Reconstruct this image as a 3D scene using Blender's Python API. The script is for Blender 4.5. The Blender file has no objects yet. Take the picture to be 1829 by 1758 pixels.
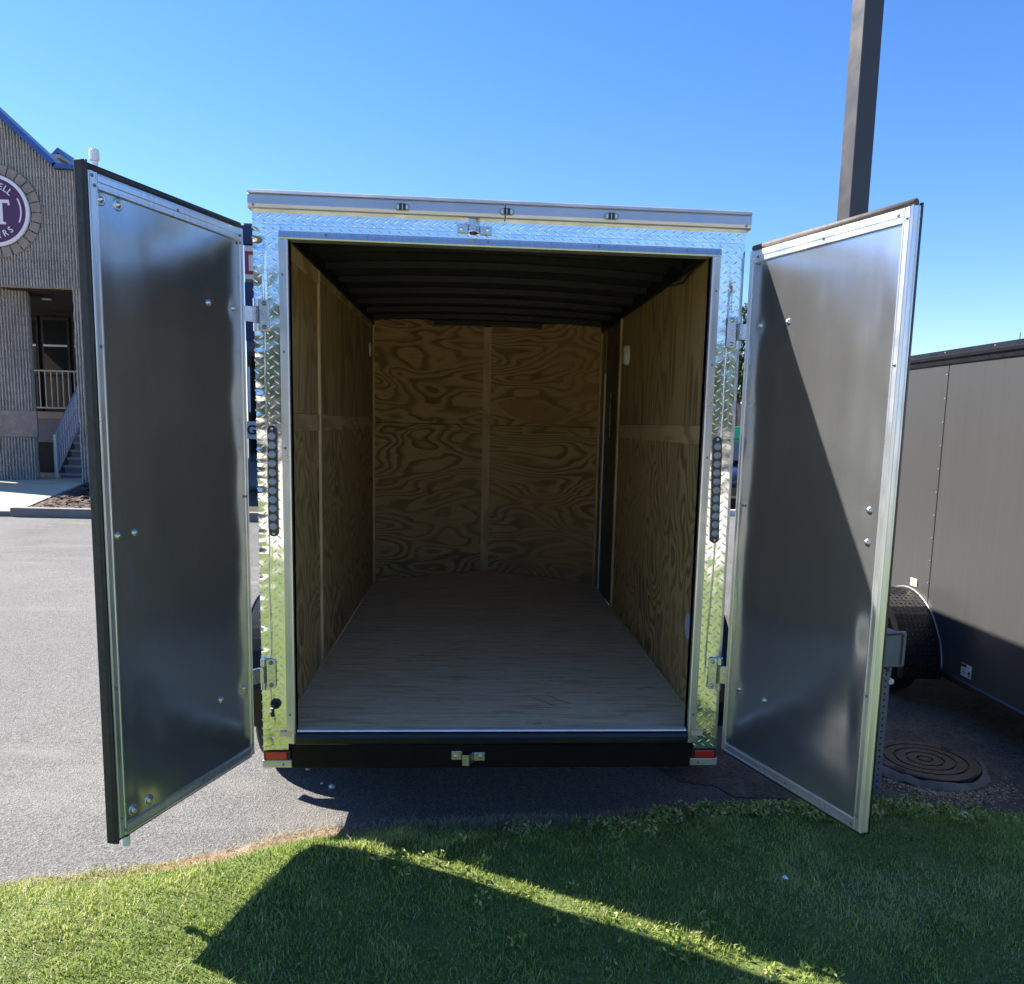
import bpy, math, random
import numpy as np
from mathutils import Vector, Matrix, noise as mnoise
random.seed(7)
rng = np.random.default_rng(7)
S = bpy.context.scene
COL = S.collection
rad = math.radians

# ------------------------------------------------------------------ camera, sky, sun, exposure
yaw, pitch, roll, FPX = 0.0759, -0.1402, 0.0252, 1491.5
cy, sy, cp, sp = math.cos(yaw), math.sin(yaw), math.cos(pitch), math.sin(pitch)
fwd = Vector((sy*cp, cy*cp, sp)); rgt = Vector((cy, -sy, 0)); upv = rgt.cross(fwd)
r2 = math.cos(roll)*rgt + math.sin(roll)*upv
u2 = -math.sin(roll)*rgt + math.cos(roll)*upv
cam = bpy.data.objects.new('camera', bpy.data.cameras.new('camera'))
COL.objects.link(cam)
m = Matrix.Identity(4)
for i in range(3):
    m[i][0], m[i][1], m[i][2] = r2[i], u2[i], -fwd[i]
m[0][3], m[1][3], m[2][3] = -0.1061, -3.275, 1.692
cam.matrix_world = m
cam.data.sensor_fit = 'HORIZONTAL'
cam.data.sensor_width = 36
cam.data.lens = FPX/1829*36
cam.data.shift_x = (914.5-954.8)/1829
cam.data.shift_y = (969.5-879)/1829
cam.data.clip_start = 0.05
cam.data.clip_end = 2000
S.camera = cam

SUN = Vector((1.0, -0.53, -1.0)).normalized()          # direction the light travels
world = bpy.data.worlds.new('World'); S.world = world
world.use_nodes = True
wn, wl = world.node_tree.nodes, world.node_tree.links
bg = wn['Background']
sky = wn.new('ShaderNodeTexSky'); sky.sky_type = 'NISHITA'; sky.sun_disc = False
sky.sun_elevation = math.asin(-SUN.z)
sky.sun_rotation = math.atan2(-SUN.x, -SUN.y)
sky.altitude = 250; sky.air_density = 1.0; sky.dust_density = 0.15; sky.ozone_density = 4.0
hs = wn.new('ShaderNodeHueSaturation'); hs.inputs['Saturation'].default_value = 1.22
tn = wn.new('ShaderNodeMix'); tn.data_type = 'RGBA'; tn.blend_type = 'MULTIPLY'; tn.inputs[0].default_value = 1
tn.inputs[7].default_value = (1.0, .93, 1.07, 1)
wl.new(sky.outputs[0], hs.inputs['Color']); wl.new(hs.outputs[0], tn.inputs[6]); wl.new(tn.outputs[2], bg.inputs[0])
bg.inputs[1].default_value = 0.070
sun = bpy.data.objects.new('sun', bpy.data.lights.new('sun', 'SUN'))
COL.objects.link(sun)
sun.data.energy = 4.8; sun.data.angle = rad(0.53); sun.data.color = (1, 0.94, 0.84)
sun.rotation_euler = SUN.to_track_quat('-Z', 'Y').to_euler()
sun.location = (-30, 20, 40)
S.view_settings.view_transform = 'Standard'; S.view_settings.look = 'None'
S.view_settings.exposure = 1.75; S.view_settings.gamma = 1.0
S.cycles.max_bounces = 10; S.cycles.diffuse_bounces = 4; S.cycles.glossy_bounces = 5
S.cycles.use_denoising = True
S.cycles.sample_clamp_indirect = 8

# ------------------------------------------------------------------ helpers
def tag(o, label=None, cat=None, group=None, kind=None):
    if label: o['label'] = label
    if cat: o['category'] = cat
    if group: o['group'] = group
    if kind: o['kind'] = kind
    return o

def empty(name, loc=(0, 0, 0), rz=0, **kw):
    o = bpy.data.objects.new(name, None); COL.objects.link(o)
    o.location = loc; o.rotation_euler = (0, 0, rz); o.empty_display_size = 0.1
    return tag(o, **kw)

class MB:
    def __init__(s): s.v = []; s.f = []
    def add(s, vs, fs):
        n = len(s.v); s.v += [tuple(p) for p in vs]; s.f += [tuple(i+n for i in f) for f in fs]; return s
    def box(s, x0, x1, y0, y1, z0, z1):
        return s.add([(x0,y0,z0),(x1,y0,z0),(x1,y1,z0),(x0,y1,z0),(x0,y0,z1),(x1,y0,z1),(x1,y1,z1),(x0,y1,z1)],
                     [(3,2,1,0),(4,5,6,7),(0,1,5,4),(1,2,6,5),(2,3,7,6),(3,0,4,7)])
    def prism(s, poly, a, b, ax):
        """closed polygon (2-D) extruded from a to b along axis ax"""
        def P(p, t):
            return {0: (t, p[0], p[1]), 1: (p[0], t, p[1]), 2: (p[0], p[1], t)}[ax]
        n = len(poly)
        return s.add([P(p, a) for p in poly]+[P(p, b) for p in poly],
                     [tuple(range(n)), tuple(range(2*n-1, n-1, -1))]+[(i, n+i, n+(i+1) % n, (i+1) % n) for i in range(n)])
    def tube(s, pts, r, n=8, cap=True):
        pts = [Vector(p) for p in pts]; rs = r if isinstance(r, (list, tuple)) else [r]*len(pts)
        vs = []; fs = []
        for i, p in enumerate(pts):
            d = (pts[min(i+1, len(pts)-1)]-pts[max(i-1, 0)]).normalized()
            a = d.cross(Vector((0, 0, 1)) if abs(d.z) < .9 else Vector((1, 0, 0))).normalized(); b = d.cross(a)
            vs += [p+rs[i]*(math.cos(2*math.pi*k/n)*a+math.sin(2*math.pi*k/n)*b) for k in range(n)]
        for i in range(len(pts)-1):
            fs += [(i*n+k, i*n+(k+1) % n, (i+1)*n+(k+1) % n, (i+1)*n+k) for k in range(n)]
        if cap: fs += [tuple(range(n-1, -1, -1)), tuple(range((len(pts)-1)*n, len(pts)*n))]
        return s.add(vs, fs)
    def lathe(s, prof, n=24, M=None, full=True):
        """profile of (r, h) turned round local z, placed by matrix M"""
        M = M or Matrix.Identity(4); vs = []; fs = []
        for r, h in prof:
            vs += [M @ Vector((r*math.cos(2*math.pi*k/n), r*math.sin(2*math.pi*k/n), h)) for k in range(n)]
        for i in range(len(prof)-1):
            fs += [(i*n+k, i*n+(k+1) % n, (i+1)*n+(k+1) % n, (i+1)*n+k) for k in range(n)]
        if prof[0][0] > 1e-6: fs.append(tuple(range(n-1, -1, -1)))
        if prof[-1][0] > 1e-6: fs.append(tuple(range((len(prof)-1)*n, len(prof)*n)))
        return s.add(vs, fs)
    def mesh(s, name):
        me = bpy.data.meshes.new(name); me.from_pydata(s.v, [], s.f); me.validate(); me.update()
        return me
    def build(s, name, mat, parent=None, bevel=0, smooth=False, loc=None, recalc=False, **kw):
        me = s.mesh(name)
        if recalc:
            import bmesh
            bm = bmesh.new(); bm.from_mesh(me); bmesh.ops.recalc_face_normals(bm, faces=bm.faces); bm.to_mesh(me); bm.free()
        return place(me, name, mat, parent, bevel, smooth, loc, **kw)

def place(me, name, mat, parent=None, bevel=0, smooth=False, loc=None, **kw):
    if mat and not me.materials: me.materials.append(mat)
    o = bpy.data.objects.new(name, me); COL.objects.link(o)
    if parent: o.parent = parent
    if loc: o.location = loc
    if smooth:
        me.polygons.foreach_set('use_smooth', [True]*len(me.polygons))
    if bevel:
        b = o.modifiers.new('bevel', 'BEVEL'); b.width = bevel; b.segments = 2; b.limit_method = 'ANGLE'
    return tag(o, **kw)

def box(name, mat, b, parent=None, bevel=0, **kw):
    return MB().box(*b).build(name, mat, parent, bevel, **kw)

def face_matrix(p, n):
    """matrix that puts local +z along n at point p"""
    return Matrix.Translation(Vector(p)) @ Vector(n).to_track_quat('Z', 'Y').to_matrix().to_4x4()

# ------------------------------------------------------------------ materials
class Mat:
    def __init__(s, name):
        s.m = bpy.data.materials.new(name); s.m.use_nodes = True
        s.n, s.l = s.m.node_tree.nodes, s.m.node_tree.links
        s.b = s.n['Principled BSDF']; s.tc = s.n.new('ShaderNodeTexCoord')
    def set(s, **k):
        for a, v in k.items(): s.b.inputs[a.replace('_', ' ')].default_value = v
        return s
    def coord(s, scale=(1, 1, 1), out='Object', rot=(0, 0, 0)):
        mp = s.n.new('ShaderNodeMapping'); mp.inputs['Scale'].default_value = scale; mp.inputs['Rotation'].default_value = rot
        s.l.new(s.tc.outputs[out], mp.inputs[0]); return mp.outputs[0]
    def noise(s, vec, scale, detail=4, rough=.55, dist=0, w=None):
        t = s.n.new('ShaderNodeTexNoise')
        if w is not None:
            t.noise_dimensions = '4D'; s.l.new(w, t.inputs['W'])
        s.l.new(vec, t.inputs['Vector']); t.inputs['Scale'].default_value = scale
        t.inputs['Detail'].default_value = detail; t.inputs['Roughness'].default_value = rough
        t.inputs['Distortion'].default_value = dist
        return t.outputs['Fac']
    def ramp(s, fac, stops):
        r = s.n.new('ShaderNodeValToRGB'); s.l.new(fac, r.inputs[0]); e = r.color_ramp.elements
        while len(e) < len(stops): e.new(.5)
        for q, (p, c) in zip(e, stops):
            q.position = p; q.color = (c, c, c, 1) if isinstance(c, (int, float)) else (*c, 1)
        return r.outputs[0]
    def math(s, op, a, b=None, c=None):
        t = s.n.new('ShaderNodeMath'); t.operation = op
        for i, x in enumerate((a, b, c)):
            if x is None: continue
            if isinstance(x, (int, float)): t.inputs[i].default_value = x
            else: s.l.new(x, t.inputs[i])
        return t.outputs[0]
    def mix(s, fac, a, b, mode='MIX'):
        t = s.n.new('ShaderNodeMix'); t.data_type = 'RGBA'; t.blend_type = mode
        for idx, x in ((0, fac), (6, a), (7, b)):
            if isinstance(x, (int, float)): t.inputs[idx].default_value = x if idx == 0 else (x, x, x, 1)
            elif isinstance(x, tuple): t.inputs[idx].default_value = (*x, 1)
            else: s.l.new(x, t.inputs[idx])
        return t.outputs[2]
    def to(s, name, sock): s.l.new(sock, s.b.inputs[name]); return s
    def bump(s, h, strength=.3, dist=.01):
        t = s.n.new('ShaderNodeBump'); t.inputs['Strength'].default_value = strength; t.inputs['Distance'].default_value = dist
        s.l.new(h, t.inputs['Height']); s.l.new(t.outputs[0], s.b.inputs['Normal']); return s

def plain(name, col, rough=.5, metal=0., var=.12, vscale=8, bump=0, **k):
    M = Mat(name); M.set(Roughness=rough, Metallic=metal)
    nz = M.noise(M.coord(), vscale, 5, .6)
    lo = tuple(c*(1-var) for c in col); hi = tuple(min(1, c*(1+var)) for c in col)
    M.to('Base Color', M.ramp(nz, [(.3, lo), (.7, hi)]))
    M.to('Roughness', M.ramp(M.noise(M.coord(), vscale*2.3, 3), [(.3, max(.02, rough*.85)), (.7, min(1, rough*1.15))]))
    if bump: M.bump(M.noise(M.coord(), vscale*14, 4), bump, .004)
    for a, v in k.items(): M.b.inputs[a.replace('_', ' ')].default_value = v
    return M.m

def mat_sheet_aluminium():
    M = Mat('mill_finish_aluminium'); M.set(Metallic=.88)
    st = M.noise(M.coord((26, 26, .7)), 3, 5, .6)
    big = M.noise(M.coord((3, 3, .8)), 2, 3, .6)
    M.to('Base Color', M.mix(.5, M.ramp(st, [(.3, (.47, .49, .525)), (.7, (.53, .55, .585))]), M.ramp(big, [(.3, (.46, .47, .485)), (.7, (.53, .54, .55))])))
    sm = M.noise(M.coord((1, 1, .6)), 7, 7, .68, .8)
    M.to('Roughness', M.mix(.10, M.ramp(big, [(.3, .145), (.75, .185)]), M.ramp(sm, [(.35, .16), (.62, .22), (.72, .34)])))
    tg = M.n.new('ShaderNodeCombineXYZ'); tg.inputs[2].default_value = 1.0      # rolled sheet: gloss spreads up and down
    M.l.new(tg.outputs[0], M.b.inputs['Tangent']); M.b.inputs['Anisotropic'].default_value = .78
    M.bump(M.noise(M.coord(), 160, 3), .018, .002)
    return M.m

def mat_tread():
    M = Mat('polished_tread_plate'); M.set(Metallic=1)
    nz = M.noise(M.coord(), 22, 4)
    M.to('Base Color', M.ramp(nz, [(.3, (.8, .81, .83)), (.7, (.9, .91, .92))]))
    M.to('Roughness', M.ramp(nz, [(.3, .07), (.75, .17)]))
    M.bump(M.noise(M.coord(), 38, 3), .05, .004)
    return M.m

def mat_trim():
    M = Mat('extruded_aluminium'); M.set(Metallic=.85)
    nz = M.noise(M.coord((30, 30, 1.5)), 3, 4)
    M.to('Base Color', M.ramp(nz, [(.3, (.62, .63, .66)), (.7, (.74, .75, .77))]))
    M.to('Roughness', M.ramp(M.noise(M.coord(), 9, 4), [(.3, .26), (.7, .42)]))
    return M.m

def mat_ply(name, grain, freq, light, dark, seed_scale=1.0, stretch=.3, rough=.62):
    """pine plywood: contour bands of a smooth field stretched along the grain axis"""
    M = Mat(name); M.set(Roughness=rough)
    oi = M.n.new('ShaderNodeObjectInfo'); w = M.math('MULTIPLY', oi.outputs['Random'], 37.0)
    gr = grain if isinstance(grain, tuple) else (grain,)
    st = [1.0, 1.0, 1.0]
    for q in gr: st[q] = stretch
    fld = M.noise(M.coord(tuple(st)), 3.1*seed_scale, 1.6, .42, .3, w=w)
    jit = M.noise(M.coord(tuple(q*6 for q in st)), 3, 3, .6, w=w)
    band = M.math('FRACT', M.math('ADD', M.math('MULTIPLY', fld, freq), M.math('MULTIPLY', jit, .6)))
    c = M.ramp(band, [(0, light), (.42, tuple(a*.82+b*.18 for a, b in zip(light, dark))), (.68, dark), (.9, dark), (1.0, light)])
    plainp = M.noise(M.coord(), 1.4, 2, .5, w=M.math('ADD', w, 5.0))
    c = M.mix(M.ramp(plainp, [(.42, .0), (.70, .7)]), c, tuple(a*.72+b*.28 for a, b in zip(light, dark)))
    fs = [60, 60, 60]
    for q in gr: fs[q] = 3
    fine = M.noise(M.coord(tuple(fs)), 2, 4, .6, w=w)
    c = M.mix(.3, c, M.ramp(fine, [(.3, dark), (.7, light)]))
    kn = M.n.new('ShaderNodeTexVoronoi'); kn.inputs['Scale'].default_value = 2.1
    kst = [1.0, 1.0, 1.0]; kst[gr[0]] = .6
    kv = M.n.new('ShaderNodeVectorMath'); kv.operation = 'ADD'; M.l.new(M.coord(tuple(kst)), kv.inputs[0])
    cb = M.n.new('ShaderNodeCombineXYZ'); M.l.new(w, cb.inputs[0]); M.l.new(w, cb.inputs[2]); M.l.new(cb.outputs[0], kv.inputs[1])
    M.l.new(kv.outputs[0], kn.inputs['Vector'])
    c = M.mix(M.ramp(kn.outputs['Distance'], [(.03, .85), (.075, 0.)]), c, tuple(a*.55 for a in dark))
    blot = M.noise(M.coord(), 1.7, 3, .5, w=w)
    c = M.mix(M.ramp(blot, [(.45, 0.0), (.75, .45)]), c, tuple(a*.7 for a in light))
    M.to('Base Color', c)
    M.bump(fine, .12, .002)
    return M.m

def mat_floor():
    M = Mat('bare_plywood_floor'); M.set(Roughness=.55)
    f1 = M.noise(M.coord((1.6, 16, 1)), 2.2, 5, .62, .6)
    f2 = M.noise(M.coord((5, 70, 1)), 2, 4, .6)
    c = M.mix(.45, M.ramp(f1, [(.34, (.40, .26, .13)), (.47, (.84, .61, .36)), (.62, (.95, .76, .50))]),
              M.ramp(f2, [(.3, (.50, .33, .18)), (.7, (.86, .64, .41))]))
    sc = M.noise(M.coord((3, 9, 1), rot=(0, 0, .5)), 3, 6, .7, 1.5)
    c = M.mix(M.ramp(sc, [(.60, 0.), (.70, .8)]), c, (.2, .14, .09))
    M.to('Base Color', c)
    M.bump(f2, .15, .002)
    return M.m

def mat_asphalt():
    M = Mat('weathered_asphalt'); M.set(Roughness=.92)
    v = M.n.new('ShaderNodeTexVoronoi'); M.l.new(M.coord(), v.inputs['Vector']); v.inputs['Scale'].default_value = 130
    v2 = M.n.new('ShaderNodeTexVoronoi'); M.l.new(M.coord(), v2.inputs['Vector']); v2.inputs['Scale'].default_value = 300
    agg = M.mix(.45, M.ramp(v.outputs['Color'], [(.1, (.040, .040, .040)), (.45, (.132, .130, .127)), (.9, (.28, .272, .262))]),
                M.ramp(v2.outputs['Color'], [(.2, (.06, .058, .056)), (.8, (.22, .212, .2))]))
    big = M.noise(M.coord((1, .6, 1)), .35, 6, .6, .8)
    c = M.mix(1, agg, M.ramp(big, [(.3, .62), (.7, 1.06)]), 'MULTIPLY')
    stain = M.noise(M.coord((1, 3.2, 1), rot=(0, 0, .3)), .8, 5, .6, .6)
    c = M.mix(M.ramp(stain, [(.54, 0.), (.7, .5)]), c, (.23, .21, .185))
    M.to('Base Color', c)
    M.bump(M.math('ADD', v.outputs['Distance'], M.math('MULTIPLY', v2.outputs['Distance'], .5)), .6, .009)
    return M.m

def mat_soil(name, a, b, c3):
    M = Mat(name); M.set(Roughness=.95)
    nz = M.noise(M.coord(), 6, 8, .68)
    c = M.ramp(nz, [(.3, a), (.5, b), (.7, c3)])
    v = M.n.new('ShaderNodeTexVoronoi'); M.l.new(M.coord(), v.inputs['Vector']); v.inputs['Scale'].default_value = 60
    c = M.mix(.35, c, M.ramp(v.outputs['Color'], [(.1, tuple(x*.5 for x in b)), (.9, tuple(min(1, x*1.6) for x in c3))]))
    M.to('Base Color', c)
    M.bump(M.noise(M.coord(), 45, 6, .7), .9, .03)
    return M.m

def mat_blades(name, stops, rough=.5):
    M = Mat(name); M.set(Roughness=rough)
    at = M.n.new('ShaderNodeAttribute'); at.attribute_name = 'tint'
    c = M.ramp(at.outputs['Fac'], stops)
    M.to('Base Color', c)
    tr = M.n.new('ShaderNodeBsdfTranslucent'); M.l.new(c, tr.inputs[0])
    mx = M.n.new('ShaderNodeMixShader'); mx.inputs[0].default_value = .4
    M.l.new(M.b.outputs[0], mx.inputs[1]); M.l.new(tr.outputs[0], mx.inputs[2])
    M.l.new(mx.outputs[0], M.n['Material Output'].inputs[0])
    M.b.inputs['Specular IOR Level'].default_value = .3
    return M.m

def mat_block():
    M = Mat('split_face_block'); M.set(Roughness=.93)
    nz = M.noise(M.coord(), 9, 7, .65)
    c = M.ramp(nz, [(.3, (.31, .29, .26)), (.55, (.41, .39, .355)), (.75, (.50, .475, .44))])
    g = M.noise(M.coord(), 1.1, 3)
    c = M.mix(1, c, M.ramp(g, [(.3, .82), (.7, 1.1)]), 'MULTIPLY')
    M.to('Base Color', c); M.bump(M.noise(M.coord(), 60, 5), .5, .02)
    return M.m

ALU = mat_sheet_aluminium(); TREAD = mat_tread(); TRIM = mat_trim()
LIGHTW, DARKW = (.72, .485, .215), (.20, .108, .042)
PLY_H = mat_ply('plywood_horizontal_grain', (0, 1), 19, LIGHTW, DARKW, 1.35, .26)
PLY_SIDE_V = mat_ply('plywood_vertical_grain', 2, 11, (.56, .38, .17), (.22, .125, .05), 1.3, .18)
PLY_SIDE_H = mat_ply('plywood_side_grain', 2, 17, (.66, .445, .185), (.14, .075, .028), 1.0, .62)
BATTEN = mat_ply('pine_batten', 2, 9, (.80, .57, .31), (.50, .32, .15), .8)
BATTENH = mat_ply('pine_batten_long', 1, 9, (.72, .50, .25), (.36, .22, .10), .8)
FLOOR = mat_floor()
CAPM = plain('satin_cap_aluminium', (.56, .56, .58), .38, .75, .06, 5)
ZINC = plain('zinc_plated_steel', (.60, .63, .66), .28, .95, .12, 30)
SCREW = plain('dark_screw_steel', (.22, .23, .25), .4, .9, .1, 40)
BLACKP = plain('black_painted_steel', (.012, .012, .014), .42, 0, .2, 12)
BUMPER = plain('flat_black_steel', (.0045, .0042, .004), .6, 0, .3, 9, Specular_IOR_Level=.2)
SILLM = plain('black_vinyl_sill', (.010, .011, .015), .22, 0, .2, 9)
RUBBER = plain('black_rubber', (.02, .02, .021), .6, 0, .25, 25)
SUNLITSEAL = plain('weathered_seal', (.10, .085, .075), .7, 0, .2, 25)  # black top seal of the right door, sunlight put into its brownish colour
BODY = plain('black_body_sheet', (.014, .014, .016), .25, 0, .15, 3)
ROOFM = plain('dark_roof_lining', (.050, .048, .045), .6, .2, .2, 4)
BOWM = plain('black_roof_bow', (.004, .004, .004), .5, 0, .2, 9)
DOORIN = plain('dark_door_lining', (.095, .088, .08), .45, .3, .1, 4)
WHITEP = plain('white_plastic', (.72, .72, .70), .4, 0, .05, 9)
GREYP = plain('grey_plastic', (.28, .30, .32), .45, 0, .1, 12)
TYRE = plain('tyre_rubber', (.016, .016, .017), .75, 0, .3, 20, .3)
STEELRIM = plain('silver_rim', (.5, .5, .52), .35, .8, .1, 10)
def glassy(name, col, rough=.08, trans=.0, **k):
    return plain(name, col, rough, 0, .06, 30, **k)
LENS = glassy('smoked_clear_lens', (.30, .34, .38), .08, Coat_Weight=.6)
LENSRED = glassy('red_reflector_lens', (.55, .025, .015), .12, Coat_Weight=.6)
LENSCLEAR = glassy('clear_marker_lens', (.62, .64, .68), .1, Coat_Weight=.6)
LBASE = plain('dark_lamp_base', (.025, .028, .035), .3, 0, .1, 20)

# ------------------------------------------------------------------ the ground
ASPH = mat_asphalt()
g = MB()
NX = 24
xs = [-400, -120, -40, -20, -12, -8, -5, -3, -2, -1, 0, 1, 2, 3, 5, 8, 12, 20, 40, 120, 400]
ys = [-400, -120, -40, -20, -10, -6, -3, -2, -1, 0, 1, 2, 3, 5, 8, 12, 20, 40, 120, 400]
g.add([(x, y, 0) for y in ys for x in xs],
      [(j*len(xs)+i, j*len(xs)+i+1, (j+1)*len(xs)+i+1, (j+1)*len(xs)+i) for j in range(len(ys)-1) for i in range(len(xs)-1)])
g.build('parking_lot', ASPH, kind='structure', label='grey weathered asphalt parking lot')

EDGE = [(-60, -1.2), (-8, -1.1), (-4, -.75), (-2.2, -.42), (-1.79, -.33), (-1.42, -.27), (-1.25, -.19), (-.96, -.07), (-.7, .06), (-.31, .06),
        (.29, .09), (.5, .13), (.9, .2), (1.2, .22), (1.65, .26), (2.4, .12), (3.2, .1), (6, .1), (60, .1)]
def edge_y(x):
    for (x0, y0), (x1, y1) in zip(EDGE, EDGE[1:]):
        if x0 <= x <= x1:
            return y0+(y1-y0)*(x-x0)/(x1-x0) + .03*mnoise.noise((x*4, 3.3, 0)) + .015*mnoise.noise((x*13, 1.3, 0))
    return 0
def lawn_z(x, y):
    d = edge_y(x)-y
    t = min(1, max(0, d/.4)); t = t*t*(3-2*t)
    q = min(1, max(0, (d-.45)/1.1)); q = q*q*(3-2*q)
    return .006 + .098*t - .075*q + .012*min(1, max(0, d/.3))*mnoise.noise((x*3, y*3, 0))
def smooth01(a, b, x):
    t = min(1, max(0, (x-a)/(b-a))); return t*t*(3-2*t)
LAWN = Mat('lawn_soil'); LAWN.set(Roughness=.95)
_n = LAWN.noise(LAWN.coord(), 5, 7, .65)
_green = LAWN.ramp(_n, [(.3, (.085, .115, .026)), (.6, (.15, .20, .045)), (.75, (.22, .23, .08))])
_soil = LAWN.ramp(LAWN.noise(LAWN.coord(), 14, 7, .7), [(.3, (.13, .075, .038)), (.55, (.30, .19, .11)), (.75, (.42, .30, .19))])
_at = LAWN.n.new('ShaderNodeAttribute'); _at.attribute_name = 'bare'
LAWN.to('Base Color', LAWN.mix(_at.outputs['Fac'], _green, _soil)); LAWN.bump(LAWN.noise(LAWN.coord(), 40, 6, .7), .8, .03)
lx = sorted(set([-60, -30, -15, -8, -5] + [round(-3.5+.05*i, 3) for i in range(160)] + [5, 8, 15, 30, 60]))
lv = [0, .02, .05, .09, .14, .2, .28, .38, .5, .65, .85, 1.1, 1.4, 1.8, 2.4, 3.2, 4.5, 7.0]
g = MB(); bare = []
for v in lv:
    for x in lx:
        ye = edge_y(x); y = ye-v if v < 5 else -7.0
        g.v.append((x, y, lawn_z(x, y))); 
        bare.append((1-smooth01(.04, .22+.16*mnoise.noise((x*2, 7, 0)), v))*min(1, max(.15, .25+math.exp(-((x+.95)/.4)**2)+.5*mnoise.noise((x*2.3, 3, 1)))))
n = len(lx)
g.f = [(j*n+i+1, j*n+i, (j+1)*n+i, (j+1)*n+i+1) for j in range(len(lv)-1) for i in range(n-1)]
lawn = g.build('lawn', LAWN.m, smooth=True, kind='structure', label='mown grass verge in front of the trailer')
a_ = lawn.data.attributes.new('bare', 'FLOAT', 'POINT'); a_.data.foreach_set('value', bare)

ROADM = plain('pale_concrete_road', (.58, .51, .40), .9, 0, .12, .6, .2)
MB().prism([(-300, -27), (300, -27), (300, -7.3), (-300, -7.3)], -.1, .01, 2).build('road', ROADM, recalc=True, kind='structure', label='pale concrete road behind the verge')
# bare dirt to the right, under and beside the second trailer
DIRT = mat_soil('bare_dirt', (.035, .027, .022), (.085, .062, .048), (.16, .12, .09))
g = MB(); cx, cyy = 3.4, 2.0; ring = []
for k in range(96):
    a = 2*math.pi*k/96; q = 1+.07*mnoise.noise((math.cos(a)*3, math.sin(a)*3, 5))+.03*mnoise.noise((math.cos(a)*14, math.sin(a)*14, 5))
    ring.append((cx+2.75*q*math.copysign(abs(math.cos(a))**.75, math.cos(a)), cyy+2.2*q*math.copysign(abs(math.sin(a))**.7, math.sin(a)), .004))
g.add([(cx, cyy, .004)]+ring, [(0, 1+k, 1+(k+1) % 96) for k in range(96)])
g.build('dirt_patch', DIRT, kind='structure', label='bare dirt patch beside the parked trailers')

# ------------------------------------------------------------------ the cargo trailer
T = empty('cargo_trailer', (0, 0, 0), label='open cargo trailer with bare plywood interior and tread plate rear frame', cat='trailer')
def nose_y(x, base=3.17, bulge=.57, half=.862):
    return base+bulge*(1-min(1, abs(x)/half)**1.55)
# outer body: side sheets, nose and roof
outl = [(-.925, .012), (-.925, 3.2)]+[(x, nose_y(x, 3.2, .62, .925)) for x in np.linspace(-.85, .85, 19)]+[(.925, 3.2), (.925, .012)]
inl = [(-.895, .012), (-.895, 3.18)]+[(x, nose_y(x, 3.18, .6, .895)) for x in np.linspace(-.82, .82, 19)]+[(.895, 3.18), (.895, .012)]
g = MB(); n = len(outl)
def top_at(x): return 2.460+.032*(1-(x/.93)**2)
for k in (0, 1):
    g.v += [(x, y, top_at(x) if k else .30) for x, y in outl]
for k in (0, 1):
    g.v += [(x, y, top_at(x) if k else .30) for x, y in inl]
for i in range(n-1):
    g.f += [(i, i+1, n+i+1, n+i), (2*n+i+1, 2*n+i, 3*n+i, 3*n+i+1), (i, 2*n+i, 2*n+i+1, i+1), (n+i+1, 3*n+i+1, 3*n+i, n+i)]
g.build('body_shell', BODY, T, recalc=True)
# arched roof sheet
g = MB(); yy = [.0, .5, 1, 1.5, 2, 2.5, 3.0, 3.2, 3.5, 3.8]; xx = np.linspace(-.93, .93, 15)
def arch(x): return .032*(1-(x/.93)**2)
for zt in (2.472, 2.462):
    for y in yy:
        for x in xx: 
            yb = min(y, nose_y(x, 3.2, .62, .93)+.01); g.v.append((x, yb, zt+arch(x)))
nx, ny = len(xx), len(yy)
for k in (0, 1):
    for j in range(ny-1):
        for i in range(nx-1):
            q = k*nx*ny+j*nx+i; f = (q, q+1, q+nx+1, q+nx); g.f.append(f if k == 0 else f[::-1])
g.build('roof_sheet', ROOFM, T, smooth=True)
for k in range(9):                                               # roof bows
    y = .28+.405*k; pts = []
    g = MB(); N = 14
    hw = .862 if y < 3.15 else .862*max(.05, 1-(y+.03-3.17)/.57)**(1/1.55)
    for i in range(N+1):
        x = -hw+2*hw*i/N; z = 2.425+arch(x)
        g.v += [(x, y-.022, z), (x, y+.022, z), (x, y+.022, z+.032), (x, y-.022, z+.032)]
    for i in range(N):
        for a in range(4): g.f.append((4*i+a, 4*i+(a+1) % 4, 4*i+4+(a+1) % 4, 4*i+4+a))
    g.build('roof_bow', BOWM, T, recalc=True)
for s in (-1, 1):                                                # black top rails inside
    box('roof_rail', BOWM, (s*.86-.014, s*.86+.014, .02, 3.16, 2.395, 2.46), T)
# floor
g = MB(); pts = [(-.862, -.01), (.862, -.01)]+[(x, nose_y(x)) for x in np.linspace(.862, -.862, 21)]
g.prism(pts, .43, .45, 2); g.build('plywood_floor', FLOOR, T, recalc=True)
box('floor_frame', BUMPER, (-.80, .80, .05, 3.15, .30, .428), T)
for pts in ([(.10, .30), (.16, .285), (.30, .275), (.34, .28)], [(.18, .42), (.23, .36), (.27, .30)], [(.26, .44), (.30, .38), (.35, .33)], [(.52, .30), (.58, .36)], [(-.45, .22), (-.40, .225)]):
    g = MB(); n_ = len(pts)
    for x, y in pts: g.v += [(x-.001, y-.0022, .4504), (x+.001, y+.0022, .4504)]
    g.f = [(2*i, 2*i+2, 2*i+3, 2*i+1) for i in range(n_-1)]
    g.build('floor_scratch', plain('scratch_dark', (.14, .10, .07), .8), T)
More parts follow.
